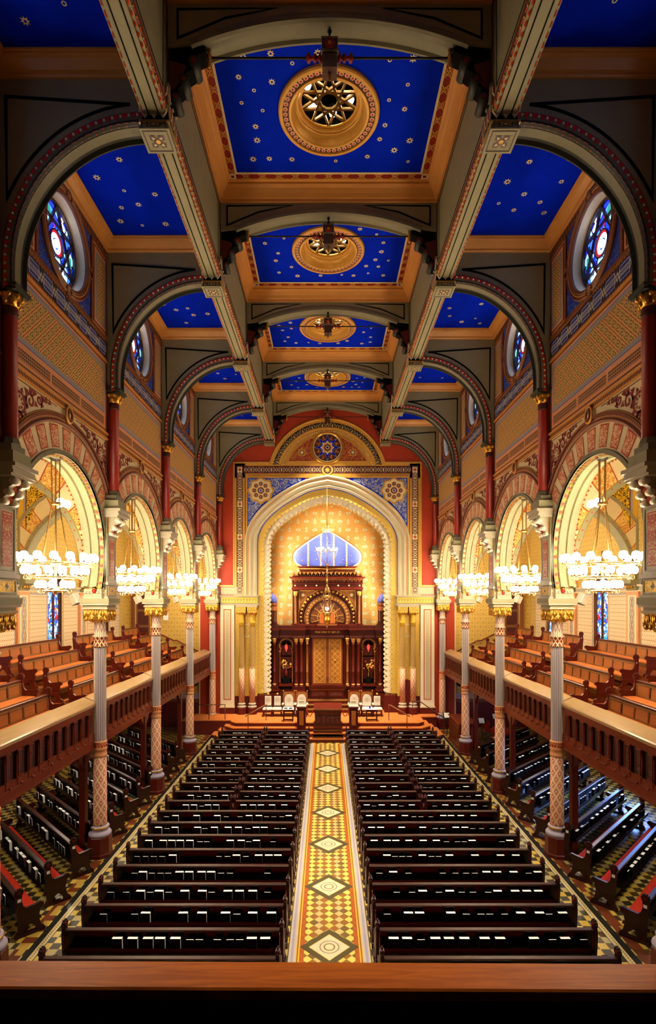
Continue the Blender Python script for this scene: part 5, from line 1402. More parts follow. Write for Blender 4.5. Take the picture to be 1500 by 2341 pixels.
# side aisle end walls
for s in (-1, 1):
    mb = MB(); fe = XF(YE + .02)
    mb.poly([fe(a, b, 0) for a, b in rect(s*7.2, s*(OX+.3), 0, 13.2)], 'damask_x')
    mb.box(s*7.25, s*7.75, YE - .02, YE - .06, 0, 8.0, 'red_wall'); mb.box(s*7.75, s*7.82, YE, YE - .08, 0, 8.0, 'cream')
    mb.box(s*7.8, s*OX, YE, YE - .05, 1.72, 2.1, 'lilac')
    for i in range(5): x = s*(8.2 + i*.8); mb.decal(star(x, 1.91, .14, .06, 4, pi/4), XF(YE - .05), 'blue', .006); mb.decal(star(x + s*.4, 1.91, .12, .06, 4), XF(YE - .05), 'cream', .006)
    mb.box(s*7.8, s*OX, YE, YE - .08, 1.55, 1.74, 'brown'); mb.box(s*7.8, s*OX, YE, YE - .05, 0, 1.55, 'maroon')
    # red screen with gold lattice high in the third bay
    struct(mb.build('wall_end'), 'damask end wall of the %s gallery' % SIDE[s], 'wall')
    mb = MB(); x0, x1 = 10.45, 11.95; fd = XF(YE - .06)
    pts = [(s*x0, 5.2), (s*x1, 5.2)] if s > 0 else [(s*x1, 5.2), (s*x0, 5.2)]
    cxm = s*(x0 + x1)/2; ar = arc(cxm, 8.0, (x1 - x0)/2, 0, pi, 16)
    mb.prism([(pts[0][0], 5.2), (pts[1][0], 5.2)] + ar, fd, 0, .06, 'brown'); mb.prism([(pts[0][0] + .14, 5.2), (pts[1][0] - .14, 5.2)] + arc(cxm, 8.0, (x1-x0)/2 - .14, 0, pi, 16), fd, .06, .09, 'oak')
    mb.ribbon([(pts[0][0] + .3, 5.2), (pts[0][0] + .3, 8.0)] + arc(cxm, 8.0, (x1-x0)/2 - .3, pi, 0, 12) + [(pts[1][0] - .3, 5.2)], .06, fd, .09, .12, 'gold_paint')
    for i in range(3): mb.prism(rect(cxm - .32, cxm + .32, 5.3 + i*.95, 6.1 + i*.95), fd, .09, .11, 'carved_wood')
    wn += 1; struct(mb.build('door_%d' % (1 if s < 0 else 2)), 'arched wooden door at the end of the %s gallery' % SIDE[s], 'door')
    # gallery stair handrail on the end wall
    t = thing('wall_handrail', 'sloping wooden handrail fixed to the %s damask end wall' % SIDE[s], 'handrail')
    mb = MB(); mb.tube([(s*10.3, YE - .14, 5.75), (s*9.35, YE - .14, 5.3), (s*9.15, YE - .14, 5.3), (s*7.85, YE - .14, 4.62)], .045, 'walnut', 8); mb.build('rail', t)
    mb = MB()
    for x, z in ((10.1, 5.65), (9.25, 5.3), (8.1, 4.75)): mb.tube([(s*x, YE - .14, z), (s*x, YE + .02, z - .06)], .018, 'iron', 6)
    mb.build('wall_hook', t)
    t = thing('wall_sconce', 'small black wall sconce low on the %s damask end wall' % SIDE[s], 'sconce', (s*8.05, YE - .08, 2.62))
    mb = MB(); mb.lathe([(.02, -.1), (.12, -.06), (.2, .05), (.16, .08)], 12, 'iron'); mb.build('bowl', t)
    mb = MB(); mb.box(-.05, .05, 0, .08, -.12, .1, 'iron'); mb.build('back_plate', t)
    mb = MB(); mb.poly([(a*s, b, 3.415) for a, b in ((7.05, Y0), (OX, Y0), (OX, YE), (7.05, YE))], 'walnut'); struct(mb.build('ceiling'), 'dark timber ceiling under the %s gallery' % SIDE[s], 'ceiling')
t = thing('notice_sheet', 'small white sheet on the left damask wall beside the third column', 'notice', (-9.85, YE - .05, 6.75)); mb = MB(); mb.box(-.16, .16, 0, .03, -.22, .22, 'paper'); mb.build('sheet', t)

# ------------------------------------------------------------------ the ark
YA = 34.5
ark = thing('torah_ark', 'large carved dark wooden ark with blue dome inside the golden niche', 'ark', (0, YA, 0))
f = lambda a, b, d: (a, -d, b)
mb = MB()
mb.box(-3.9, 3.9, .1, 1.1, PZ, 2.05, 'ark_wood'); mb.box(-3.95, 3.95, 0, 1.1, PZ, 1.15, 'ark_wood')
for x0, x1, d in ((3.1, 3.92, .25), (1.45, 2.2, .42)):
    for q in (-1, 1):
        mb.box(q*x0, q*x1, -d, .3, PZ, 2.0, 'ark_wood'); mb.box(q*(x0-.04), q*(x1+.04), -d - .05, .3, 2.0, 2.1, 'mahogany_x'); mb.box(q*x0, q*x1, -d, .3, 2.1, 2.28, 'ark_wood'); mb.box(q*(x0-.03), q*(x1+.03), -d - .04, .3, PZ, 1.2, 'mahogany_x')
        mb.prism(rect(q*(x0+.12), q*(x1-.12), 1.3, 1.85), f, d, d + .02, 'mahogany_x')
mb.box(-2.2, 2.2, -.1, .3, 2.1, 2.28, 'ark_wood')
mb.build('base', ark)
mb = MB()
mb.box(-3.9, 3.9, .45, 1.1, 2.0, 6.0, 'ark_wood')
for q in (-1, 1):   # piers beside the niches
    mb.box(q*3.1, q*3.9, .12, .6, 2.28, 5.34, 'ark_wood'); mb.box(q*1.45, q*2.15, .05, .6, 2.28, 5.34, 'ark_wood'); mb.box(q*1.02, q*1.46, .1, .6, 2.28, 5.5, 'ark_wood')
    mb.box(q*2.15, q*2.28, .2, .6, 2.28, 5.34, 'ark_wood'); mb.box(q*2.98, q*3.12, .2, .6, 2.28, 5.34, 'ark_wood'); mb.box(q*2.2, q*3.1, .25, .6, 5.2, 5.6, 'ark_wood')
mb.build('body', ark)
for q in (-1, 1):   # niches with cusped horseshoe arch
    n = MB(); xc = q*2.63
    n.box(xc - .42, xc + .42, .40, .44, 2.3, 5.3, 'black')
    for i in range(2):
        for j in range(3): n.prism(rect(xc - .36 + i*.37, xc - .02 + i*.37, 2.7 + j*.75, 3.35 + j*.75), lambda a, b, d: (a, .40 - d, b), 0, .012, 'maroon')
    n.box(xc - .45, xc + .45, .05, .44, 2.26, 2.42, 'mahogany_x')
    n.build('flower_niche', ark)
    n = MB(); zc = 4.86; a0 = radians(-38)
    o1 = arc(xc, zc, .47, a0, pi - a0, 28); i1 = arc(xc, zc, .36, a0, pi - a0, 28)
    n.poly([f(a, b, -.16) for a, b in [(xc + .45, zc - .3)] + [(xc + .45, 5.35), (xc - .45, 5.35), (xc - .45, zc - .3)] + i1[::-1]], 'carved_wood')
    n.annulus(o1, i1, f, 'ark_light', -.13, closed=False)
    for a, b in resample(arc(xc, zc, .345, a0, pi - a0, 28), .085): n.sphere((a, .15, b), .045, 'ark_wood', 6, 4)
    for a, b in resample(arc(xc, zc, .42, a0, pi - a0, 28), .06): n.sphere((a, .12, b), .02, 'gold_paint', 5, 4)
    n.box(xc - .46, xc + .46, .08, .2, 5.34, 5.42, 'carved_gold')
    for u in (-.40, .40): n.lathe([(.05, 2.45), (.035, 2.52), (.035, 4.35), (.06, 4.42), (.07, 4.52)], 10, 'twist', c=(xc + u, .12, 0))
    n.build('niche_arch', ark)
def ark_col(x, d, z0, z1, r, m='mahogany'):
    c = MB()
    c.lathe([(r*1.7, z0), (r*1.7, z0+.05), (r*1.2, z0+.09), (r*1.45, z0+.14), (r*1.1, z0+.18), (r, z0+.22), (r, z0 + .9), (r*1.15, z0+.93), (r*1.15, z0+.97), (r, z0+1.0), (r*.95, z1-.42), (r*1.15, z1-.40), (r*1.15, z1-.36), (r*.95, z1-.34), (r, z1-.26)], 14, m)
    o = c.build('column', ark, (x, -d, 0))
    g = MB(); g.lathe([(r, z1-.28), (r*1.3, z1-.22), (r*1.5, z1-.10), (r*1.8, z1-.06), (r*1.8, z1)], 12, 'gold_paint'); g.build('gilt_capital', o)
    g = MB(); g.lathe([(r*1.2, z0+.1), (r*1.5, z0+.14), (r*1.2, z0+.18)], 12, 'gold_paint'); g.build('gilt_ring', o)
for q in (-1, 1):
    for x in (3.36, 3.70): ark_col(q*x, .08, 2.28, 5.34, .085)
    for x in (1.64, 1.97): ark_col(q*x, .20, 2.28, 5.34, .085)
    ark_col(q*1.28, .08, 2.28, 5.34, .075, 'twist')
mb = MB()   # entablature with projecting breaks
for x0, x1, d in ((-3.92, 3.92, .0), (3.08, 3.95, .22), (-3.95, -3.08, .22), (1.42, 2.22, .36), (-2.22, -1.42, .36), (-1.05, 1.05, .12)):
    mb.box(x0, x1, -d, .6, 5.34, 5.62, 'ark_wood'); mb.box(x0, x1, -d - .01, .6, 5.40, 5.5, 'carved_wood'); mb.box(x0 - .03, x1 + .03, -d - .03, .6, 5.62, 5.82, 'ark_wood'); mb.box(x0 - .05, x1 + .05, -d - .06, .6, 5.82, 5.88, 'mahogany_x'); mb.box(x0 - .10, x1 + .10, -d - .12, .6, 5.88, 5.97, 'mahogany_x'); mb.box(x0 - .06, x1 + .06, -d - .08, .6, 5.97, 6.14, 'ark_wood')
mb.build('entablature', ark)
# doors
mb = MB(); mb.box(-1.02, 1.02, .18, .5, 2.05, 5.46, 'ark_wood'); mb.box(-1.05, -.94, .1, .3, 2.2, 5.46, 'mahogany'); mb.box(.94, 1.05, .1, .3, 2.2, 5.46, 'mahogany'); mb.box(-1.05, 1.05, .1, .3, 5.40, 5.52, 'mahogany_x'); mb.box(-1.05, 1.05, .0, .5, 2.1, 2.36, 'mahogany_x'); mb.build('door_frame', ark)
for q in (-1, 1):
    d = MB(); d.box(q*.01, q*.94, .13, .18, 2.36, 5.40, 'ark_light'); d.prism(rect(q*.16, q*.82, 2.52, 5.24), f, -.13, -.115, 'door_grid'); d.ribbon(rect(min(q*.13, q*.85), max(q*.13, q*.85), 2.48, 5.28), .035, f, -.13, -.10, 'gold_paint', closed=True)
    for i in range(3): 
        for dx, dz in ((0, 0),): d.sphere((q*.49, .11, 2.88 + i*1.0), .05, 'gold', 8, 5)
    o = d.build('door', ark)
    h = MB(); h.tube([(q*.05, .12, 2.62), (q*.05, .06, 2.66), (q*.05, .06, 2.8), (q*.05, .12, 2.84)], .014, 'iron', 6); h.build('door_handle', o)
# panels and steps below the doors
mb = MB()
mb.box(-1.1, 1.1, .0, .4, PZ, 2.1, 'ark_wood'); mb.box(-1.12, 1.12, -.06, .4, 2.02, 2.1, 'ark_light')
for q in (-1, 1): mb.prism(rect(q*.1, q*1.0, 1.62, 1.95), f, 0, .02, 'mahogany_x'); mb.prism(rect(q*.2, q*.9, 1.68, 1.89), f, .02, .03, 'carved_wood')
mb.build('door_plinth', ark)
mb = MB()
for i in range(3): z = PZ + .2*(3 - i); y = -.05 - .42*(i + 1); mb.box(-1.25 - .1*i, 1.25 + .1*i, y, .2, PZ - .05 if i == 2 else z - .22, z - .035, 'mahogany_x'); mb.box(-1.28 - .1*i, 1.28 + .1*i, y - .03, .2, z - .035, z, 'oak')
mb.build('steps', ark)
# upper storey with the great horseshoe arch
mb = MB(); zc = 6.62
mb.box(-2.2, 2.2, .25, .8, 6.1, 8.5, 'ark_wood'); mb.box(-2.3, 2.3, .0, .6, 6.1, 6.22, 'mahogany_x')
for q in (-1, 1):
    mb.box(q*1.85, q*2.22, .05, .4, 6.2, 8.42, 'ark_wood')
    mb.prism([(q*1.8, 8.36), (q*.7, 8.36), (q*1.35, 8.0), (q*1.8, 7.2)], f, -.24, -.20, 'carved_gold'); mb.ribbon([(q*1.8, 8.36), (q*.62, 8.36), (q*1.28, 7.98), (q*1.8, 7.1)], .04, f, -.24, -.17, 'gold_paint', closed=True)
    mb.decal(star(q*1.56, 8.08, .14, .07, 8), f, 'cream', -.18)
mb.build('upper_body', ark)
a0 = radians(-16)
mb = MB()
mb.annulus(arc(0, zc, 1.85, a0, pi - a0, 40), arc(0, zc, 1.55, a0, pi - a0, 40), f, 'carved_wood', -.20, closed=False)
mb.sweep(arc(0, zc, 1.85, a0, pi - a0, 40), [(0, -.25), (0, -.15), (-.06, -.15), (-.06, -.2)], f, 'ark_light', sgn=-1)
mb.sweep(arc(0, zc, 1.55, a0, pi - a0, 40), [(0, -.25), (0, -.16), (-.08, -.16), (-.08, -.25)], f, 'ark_wood', sgn=-1)
mb.annulus(arc(0, zc, 1.48, a0, pi - a0, 40), arc(0, zc, 1.12, a0, pi - a0, 40), f, 'ark_tymp', -.22, closed=False)
for a, b in resample(arc(0, zc, 1.30, a0, pi - a0, 40), .21): mb.decal(star(a, b, .10, .05, 4), f, 'gold_paint', -.21); mb.decal(circ(a, b, .03, 6), f, 'maroon', -.205)
mb.sweep(arc(0, zc, 1.12, a0, pi - a0, 40), [(0, -.25), (0, -.14), (-.05, -.14), (-.05, -.25)], f, 'ark_wood', sgn=-1)
mb.poly([f(a, b, -.225) for a, b in arc(0, zc, 1.10, a0, pi - a0, 30)], 'ark_tymp')
for i in range(9): a = a0 + (pi - 2*a0)*i/8; mb.ribbon([(.2*cos(a), zc + .2*sin(a)), (1.05*cos(a), zc + 1.05*sin(a))], .03, f, -.23, -.21, 'gold_paint')
mb.ribbon(arc(0, zc, .62, a0, pi - a0, 24), .03, f, -.23, -.21, 'gold_paint')
mb.build('great_arch', ark)
mb = MB()
for a, b in resample(arc(0, zc, 1.70, a0, pi - a0, 40), .25): mb.sphere((a, .16, b), .085, 'gold', 10, 6)
mb.build('gilt_ball_row', ark)
for q in (-1, 1):
    c = MB(); c.lathe([(.10, 6.22), (.10, 6.3), (.07, 6.36), (.065, 8.0), (.09, 8.05), (.12, 8.25)], 12, 'twist'); o = c.build('column', ark, (q*2.02, -.08, 0))
    g = MB(); g.lathe([(.07, 8.0), (.11, 8.08), (.14, 8.25), (.14, 8.3)], 12, 'gold_paint'); g.build('gilt_capital', o)
# tablets of the law with their short lines
mb = MB(); mb.box(-.62, .62, -.12, .25, 6.14, 6.24, 'ark_light'); mb.box(-.55, .55, -.06, .25, 6.24, 6.30, 'mahogany_x')
for q in (-1, 1): mb.prism([(q*.02, 6.3), (q*.46, 6.3), (q*.46, 6.78)] + [(q*a, b) for a, b in arc(.24, 6.78, .22, 0, pi, 12)], f, -.06, .0, 'rust'); mb.ribbon([(q*.02, 6.3), (q*.46, 6.3), (q*.46, 6.78)] + [(q*a, b) for a, b in arc(.24, 6.78, .22, 0, pi, 12)], .03, f, -.02, .015, 'gold_paint', closed=True)
tab = mb.build('tablets', ark)
# main cornice
mb = MB()
mb.box(-2.28, 2.28, -.05, .7, 8.42, 8.56, 'mahogany_x'); mb.box(-2.22, 2.22, -.02, .7, 8.56, 8.78, 'ark_wood'); mb.box(-2.26, 2.26, -.06, .7, 8.78, 8.84, 'mahogany_x'); mb.box(-2.24, 2.24, -.02, .7, 8.84, 9.06, 'ark_wood')
for i in range(19):
    x = -2.16 + i*.24; mb.prism([(x - .10, 9.08), (x - .10, 8.92)] + arc(x, 8.92, .0, 0, 1, 1)[:0] + [(x - .07, 8.92), (x - .05, 9.0), (x, 9.03), (x + .05, 9.0), (x + .07, 8.92), (x + .10, 8.92), (x + .10, 9.08)], f, .02, .10, 'ark_light')
mb.box(-2.30, 2.30, -.12, .7, 9.06, 9.14, 'ark_light'); mb.box(-2.4, 2.4, -.2, .7, 9.14, 9.24, 'mahogany_x')
mb.build('cornice', ark)
mb = MB()
for x in (-2.05, -1.37, -.69, .69, 1.37, 2.05): mb.sphere((x, -.03, 8.67), .055, 'cream', 8, 5)
mb.build('rosette_row', ark)
mb = MB()
for i in range(18):
    x = -2.1 + i*4.2/17; mb.prism([(x - .11, 9.24), (x + .11, 9.24), (x + .115, 9.36), (x + .05, 9.44), (x, 9.55), (x - .05, 9.44), (x - .115, 9.36)], f, .04, .10, 'ark_light'); mb.decal([(x - .05, 9.28), (x + .05, 9.28), (x, 9.42)], f, 'umber', .104)
mb.box(-2.2, 2.2, -.1, .6, 9.24, 9.30, 'ark_wood'); mb.build('cresting', ark)
# dome
prof = [(1.62, 9.92), (1.98, 10.14), (2.10, 10.45), (2.02, 10.78), (1.62, 11.15), (.82, 11.70), (.28, 12.0)]
cv = catmull(prof, 5)
dm = MB(); mb = MB()
mb.box(-1.85, 1.85, -.1, .7, 9.30, 9.56, 'carved_gold'); mb.box(-1.75, 1.75, -.06, .7, 9.56, 9.66, 'mahogany_x'); mb.tube([(-1.78, -.1, 9.72), (1.78, -.1, 9.72)], .07, 'twist', 10); mb.prism([(-1.7, 9.76), (1.7, 9.76), (1.95, 9.9), (-1.95, 9.9)], f, -.5, .08, 'mahogany_x'); mb.build('dome_base', ark)
outl = [(-a, b) for a, b in cv] ; outl = cv + [(-a, b) for a, b in cv[::-1]]
def bulge(a, b): return .45 * sqrt(max(0, 1 - (a/2.15)**2))
# bulged blue face
nx = 25; v = []; Fc = []
rows_ = cv
for a, b in rows_:
    for j in range(nx): x = -a + 2*a*j/(nx - 1); v.append((x, .25 - .5*sqrt(max(0, 1 - (x/max(a, .01)*.98)**2)), b))
for i in range(len(rows_) - 1):
    for j in range(nx - 1): Fc.append((i*nx+j, i*nx+j+1, (i+1)*nx+j+1, (i+1)*nx+j))
dm.add(v, Fc, 'blue_pale', True)
def dome_pt(x, z):
    a = 2.1
    for (a1, b1), (a2, b2) in zip(cv, cv[1:]):
        if b1 <= z <= b2: a = a1 + (a2-a1)*(z-b1)/max(1e-6, b2-b1)
    return a, .25 - .5*sqrt(max(0, 1 - min(1, x/a*.98)**2))
dm.build('dome', ark)
rim = MB()
rim.tube([(a, .20, b) for a, b in outl], .085, 'cream', 8, closed=True); rim.tube([(a*1.06, .26, b + .06) for a, b in outl if True], .06, 'ark_light', 6); 
rim.build('dome_rim', ark)
st = MB()
for x in (-1.22, -.41, .41, 1.22):
    zs_ = [9.95 + i*.13 for i in range(16)]
    for z in zs_:
        a, y = dome_pt(x, z)
        if abs(x) < a*.97: st.sphere((x, y - .02, z), .07, 'cream', 7, 5)
rd = random.Random(5)
for i in range(64):
    x = rd.uniform(-1.9, 1.9); z = rd.uniform(10.0, 11.8); a, y = dome_pt(x, z)
    if abs(x) < a*.88 and all(abs(x - q) > .14 for q in (-1.22, -.41, .41, 1.22)): st.sphere((x, y - .01, z), .04, 'gold', 6, 4)
st.build('dome_studs', ark)
mb = MB(); mb.lathe([(.3, 12.0), (.32, 12.08), (.2, 12.12), (.22, 12.2), (.1, 12.24), (.1, 12.36), (.16, 12.4), (.16, 12.46), (.1, 12.48)], 14, 'cream', c=(0, .2, 0))
mb.box(-.28, .28, .08, .3, 12.44, 12.52, 'gold_paint')
for i in range(5): x = -.24 + i*.12; mb.prism([(x - .06, 12.52), (x + .06, 12.52), (x + (x*.4), 12.72)], lambda a, b, d: (a, .2 - d, b), -.08, .08, 'gold')
mb.build('crown_finial', ark)
# corner turrets
for q in (-1, 1):
    tm = MB(); X0 = q*3.5
    tm.box(X0 - .36, X0 + .36, -.12, .5, 6.14, 6.22, 'ark_wood'); tm.box(X0 - .3, X0 + .3, -.08, .46, 6.22, 6.34, 'ark_wood')
    for i in range(8): a = i*pi/4 + pi/8; tm.lathe([(.05, 6.34), (.035, 6.40), (.035, 7.02), (.055, 7.1)], 8, 'ark_wood', c=(X0 + .24*cos(a), .18 + .24*sin(a), 0))
    tm.lathe([(.10, 6.34), (.10, 7.2)], 8, 'ark_light', c=(X0, .18, 0)); tm.lathe([(.30, 7.08), (.31, 7.3), (.28, 7.34), (.31, 7.42), (.35, 7.46), (.35, 7.54), (.28, 7.56)], 8, 'ark_light', c=(X0, .18, 0), smooth=False, a0=pi/8)
    o = tm.build('turret', ark)
    d = MB(); d.lathe([(.26, 7.55), (.32, 7.64), (.335, 7.76), (.30, 7.90), (.2, 8.03), (.09, 8.12), (.03, 8.2)], 24, 'blue_pale', c=(X0, .18, 0)); d.build('turret_dome', o)
    d = MB()
    for i in range(8):
        a = i*pi/4 + pi/8; d.tube([(X0 + r*1.02*cos(a), .18 + r*1.02*sin(a), z) for r, z in ((.26, 7.55), (.32, 7.64), (.335, 7.76), (.30, 7.90), (.2, 8.03), (.09, 8.12))], .014, 'gold_paint', 5)
    d.lathe([(.03, 8.18), (.045, 8.24), (.015, 8.3), (.01, 8.46)], 8, 'gold', c=(X0, .18, 0)); d.build('dome_ribs', o)
# lettering
def text_mesh(txt, size, m, name, parent, loc, width=None):
    cu = bpy.data.curves.new(name, 'FONT'); cu.body = txt; cu.size = size; cu.align_x = 'CENTER'; cu.extrude = .004
    ob = bpy.data.objects.new(name, cu); COL.objects.link(ob)
    bpy.context.view_layer.update()
    me = bpy.data.meshes.new_from_object(ob.evaluated_get(bpy.context.evaluated_depsgraph_get()))
    bpy.data.objects.remove(ob); 
    xs = [v.co.x for v in me.vertices] or [0, 1]
    k = (width / max(1e-6, max(xs) - min(xs))) if width else 1
    for v in me.vertices: x, y, z = v.co; v.co = (x*k, -z - .002, y)
    me.materials.clear(); me.materials.append(M[m])
    o = bpy.data.objects.new(name, me); COL.objects.link(o); o.parent = parent; KIDS.setdefault(parent.name, []).append(o); o.location = loc
    return o
heb = 'דע לפני מי אתה עומד'
text_mesh(heb[::-1], .2, 'gold_paint', 'inscription', ark, (0, -.155, 5.665), 1.58)
for q, L in ((1, ['אנכי', 'לא יהיה', 'לא תשא', 'זכור', 'כבד']), (-1, ['לא תרצח', 'לא תנאף', 'לא תגנב', 'לא תענה', 'לא תחמד'])):
    for i, w in enumerate(L): text_mesh(w[::-1], .10, 'gold_paint', 'tablet_line', tab, (q*.24, -.002, 6.76 - i*.1), .16 + .02*len(w))
# red hanging lamps and flowers in the niches
for q in (-1, 1):
    xc = q*2.63
    t = thing('hanging_lamp', 'small red glass lamp hanging in the %s ark niche' % SIDE[q], 'lamp', (xc, YA + .22, 4.72))
    mb = MB(); mb.lathe([(.02, -.2), (.05, -.16), (.085, -.05), (.09, .06), (.06, .14), (.07, .18)], 12, 'bulb_red'); mb.build('red_glass', t)
    mb = MB(); mb.lathe([(0, -.30), (.03, -.26), (.02, -.2)], 8, 'cream'); mb.tube([(0, 0, .17), (0, 0, .46)], .008, 'brass', 5); mb.build('chain', t)
    t = thing('flower_vase', 'yellow and orange flowers in %s vase, %s ark niche' % (('a dark' if q < 0 else 'a slim gold'), SIDE[q]), 'flowers', (xc, YA + .18, 2.42))
    mb = MB()
    if q < 0: mb.box(-.22, .22, -.1, .1, 0, .42, 'black'); mb.lathe([(.06, .42), (.1, .5), (.12, .75), (.07, .9), (.09, .98)], 12, 'maroon')
    else: mb.box(-.14, .14, -.1, .1, 0, .45, 'black'); mb.lathe([(.07, .45), (.03, .5), (.025, .8), (.045, .92)], 10, 'brass')
    mb.build('vase', t)
    st = MB(); rd = random.Random(q + 9); heads = []
    for i in range(26):
        x, z = rd.uniform(-.32, .32), rd.uniform(.98, 1.5); y = rd.uniform(-.12, .08); st.tube([(0, 0, .85), (x*.5, y, .95 + (z - .95)*.5), (x, y, z)], .006, 'dark_green', 4); heads.append((x, y, z))
    st.build('stems', t)
    fl = MB()
    for i, (x, y, z) in enumerate(heads):
        if i % 3 < 2: fl.sphere((x, y - .02, z), rd.uniform(.05, .08), ('yellow', 'rust', 'yellow', 'orange')[i % 4], 8, 5)
        else:
            for j in range(5): a = j*1.257; fl.add([(x, y, z), (x + .1*cos(a), y - .03, z + .1*sin(a)), (x + .06*cos(a + .5), y, z + .06*sin(a + .5))], [(0, 1, 2)], 'dark_green' if i % 2 else 'orange')
    fl.build('blooms', t)
# ------------------------------------------------------------------ platform
mb = MB()
def step_poly(hx, y, ch): return [(-hx, YE + .4), (-hx, y + ch), (-hx + ch, y), (hx - ch, y), (hx, y + ch), (hx, YE + .4)]
for i in range(4):
    z1 = PZ - .2125*i; hx = 5.5 + .33*i; y = 30.55 - .36*i
    mb.prism(step_poly(hx, y, .35 + .22*i), lambda a, b, d: (a, b, d), 0, z1 - .04, 'maroon'); mb.prism(step_poly(hx + .02, y - .02, .35 + .22*i), lambda a, b, d: (a, b, d), z1 - .045, z1, 'carpet')
mb.box(-5.4, 5.4, 30.8, YA + 1.2, 0, PZ - .001, 'carpet')
mb.box(-8.4, -5.4, 31.2, YE, 0, PZ - .05, 'maroon'); mb.box(-8.4, -5.4, 31.18, YE, PZ - .05, PZ - .002, 'carpet')
mb.box(5.4, 6.5, 32.2, YE, 0, PZ - .05, 'maroon'); mb.box(5.4, 6.5, 32.15, YE, PZ - .05, PZ - .002, 'carpet')
o = mb.build('floor'); struct(o, 'orange carpeted platform with steps in front of the ark', 'platform')
# central reading desk
t = thing('reading_desk', 'tall dark carved wooden reading desk at the head of the centre aisle', 'desk', (.02, 29.95, 0))
mb = MB(); mb.box(-.84, .84, -.40, .9, 0, .30, 'mahogany_x'); mb.box(-.86, .86, -.42, .9, .27, .30, 'oak'); mb.box(-.78, .78, -.12, .9, .30, .62, 'mahogany_x'); mb.box(-.80, .80, -.14, .9, .59, .62, 'oak'); mb.build('stepped_base', t)
mb = MB(); mb.box(-.72, .72, .08, .85, .62, 1.62, 'ark_wood')
for i in range(5): x = -.52 + i*.26; mb.prism([(x - .09, .92), (x + .09, .92), (x + .09, 1.25)] + arc(x, 1.25, .09, 0, pi, 8)[1:], lambda a, b, d: (a, .08 - d, b), 0, .02, 'carved_wood'); mb.lathe([(.035, .9), (.025, .95), (.025, 1.25), (.04, 1.3)], 8, 'mahogany', c=(x + .13, .06, 0))
mb.box(-.76, .76, .04, .9, .62, .78, 'mahogany_x'); mb.box(-.74, .74, .05, .86, 1.42, 1.62, 'mahogany_x'); mb.build('body', t)
mb = MB(); mb.prism([(-.02, 1.62), (-.02, 1.70), (.92, 1.92), (.92, 1.62)], lambda a, b, d: (d, a, b), -.78, .78, 'mahogany_x'); mb.box(-.80, .80, -.05, .0, 1.68, 1.74, 'oak'); mb.build('sloping_top', t)
def post(q):
    t = thing('newel_post', 'square wooden post with pale cap %s of the reading desk' % SIDE[q], 'post', (q*1.45, 30.35, 0))
    mb = MB(); mb.box(-.24, .24, -.24, .24, .55, 1.78, 'ark_wood'); mb.prism(rect(-.12, .12, .8, 1.6), lambda a, b, d: (a, -.24 - d, b), 0, .015, 'oak_panel'); mb.box(-.28, .28, -.28, .28, 1.74, 1.82, 'mahogany_x'); mb.build('shaft', t)
    mb = MB(); mb.lathe([(.27, 1.82), (.27, 1.86), (.17, 1.94), (.12, 2.06), (.14, 2.12)], 16, 'stone_light', sq=True, smooth=False); mb.build('stone_cap', t)
for q in (-1, 1): post(q)
for q in (-1, 1):
    t = thing('barrier_rope', 'red velvet rope slung between the %s post and the reading desk' % SIDE[q], 'rope')
    mb = MB(); mb.tube([(q*(1.2 - .42*i/12), 30.3, 1.68 - .42*sin(pi*i/12)) for i in range(13)], .025, 'scarlet', 8); mb.build('cord', t)
    mb = MB(); mb.sphere((q*1.2, 30.3, 1.68), .045, 'brass', 8, 5); mb.sphere((q*.78, 30.3, 1.68), .045, 'brass', 8, 5); mb.build('hook', t)
# thrones and chairs
def throne():
    t = thing('throne_chair', 'x', 'chair', group='four high-backed thrones on the platform')
    mb = MB()
    for q in (-1, 1): mb.box(q*.30, q*.36, .24, .31, 0, 1.42, 'ark_light'); mb.sphere((q*.33, .275, 1.45), .035, 'gold_paint', 8, 5)
    mb.box(-.34, .34, .25, .30, .44, 1.40, 'ark_light'); mb.prism(rect(-.30, .30, 1.16, 1.38), lambda a, b, d: (a, .25 - d, b), 0, .012, 'carved_gold'); mb.box(-.35, .35, .24, .31, 1.36, 1.40, 'ark_light'); mb.build('carved_back_frame', t)
    mb = MB(); P = [(-.25, .56), (.25, .56), (.26, .95)] + arc(0, .95, .26, 0, pi, 16, .30)[1:]
    mb.prism(P, lambda a, b, d: (a, .25 - d, b), 0, .07, 'tapestry'); mb.build('oval_back', t)
    mb = MB(); mb.bbox(-.34, .34, -.34, .24, .36, .52, 'tapestry', .05); mb.build('seat_cushion', t)
    mb = MB(); mb.box(-.33, .33, -.32, .26, .30, .37, 'ark_wood'); mb.box(-.30, .30, -.03, .03, .12, .16, 'ark_wood'); mb.build('seat_frame', t)
    for q in (-1, 1):
        mb = MB(); mb.bbox(q*.29, q*.40, -.28, .22, .68, .76, 'tapestry', .03); mb.lathe([(.03, .36), (.045, .45), (.025, .52), (.04, .68)], 8, 'ark_wood', c=(q*.345, -.24, 0)); mb.build('arm', t)
        for y in (-.28, .25):
            mb = MB(); mb.lathe([(.05, 0), (.055, .04), (.03, .08), (.05, .16), (.03, .22), (.05, .32)], 8, 'ark_wood', c=(q*.29, y, 0)); mb.build('leg', t)
    return t
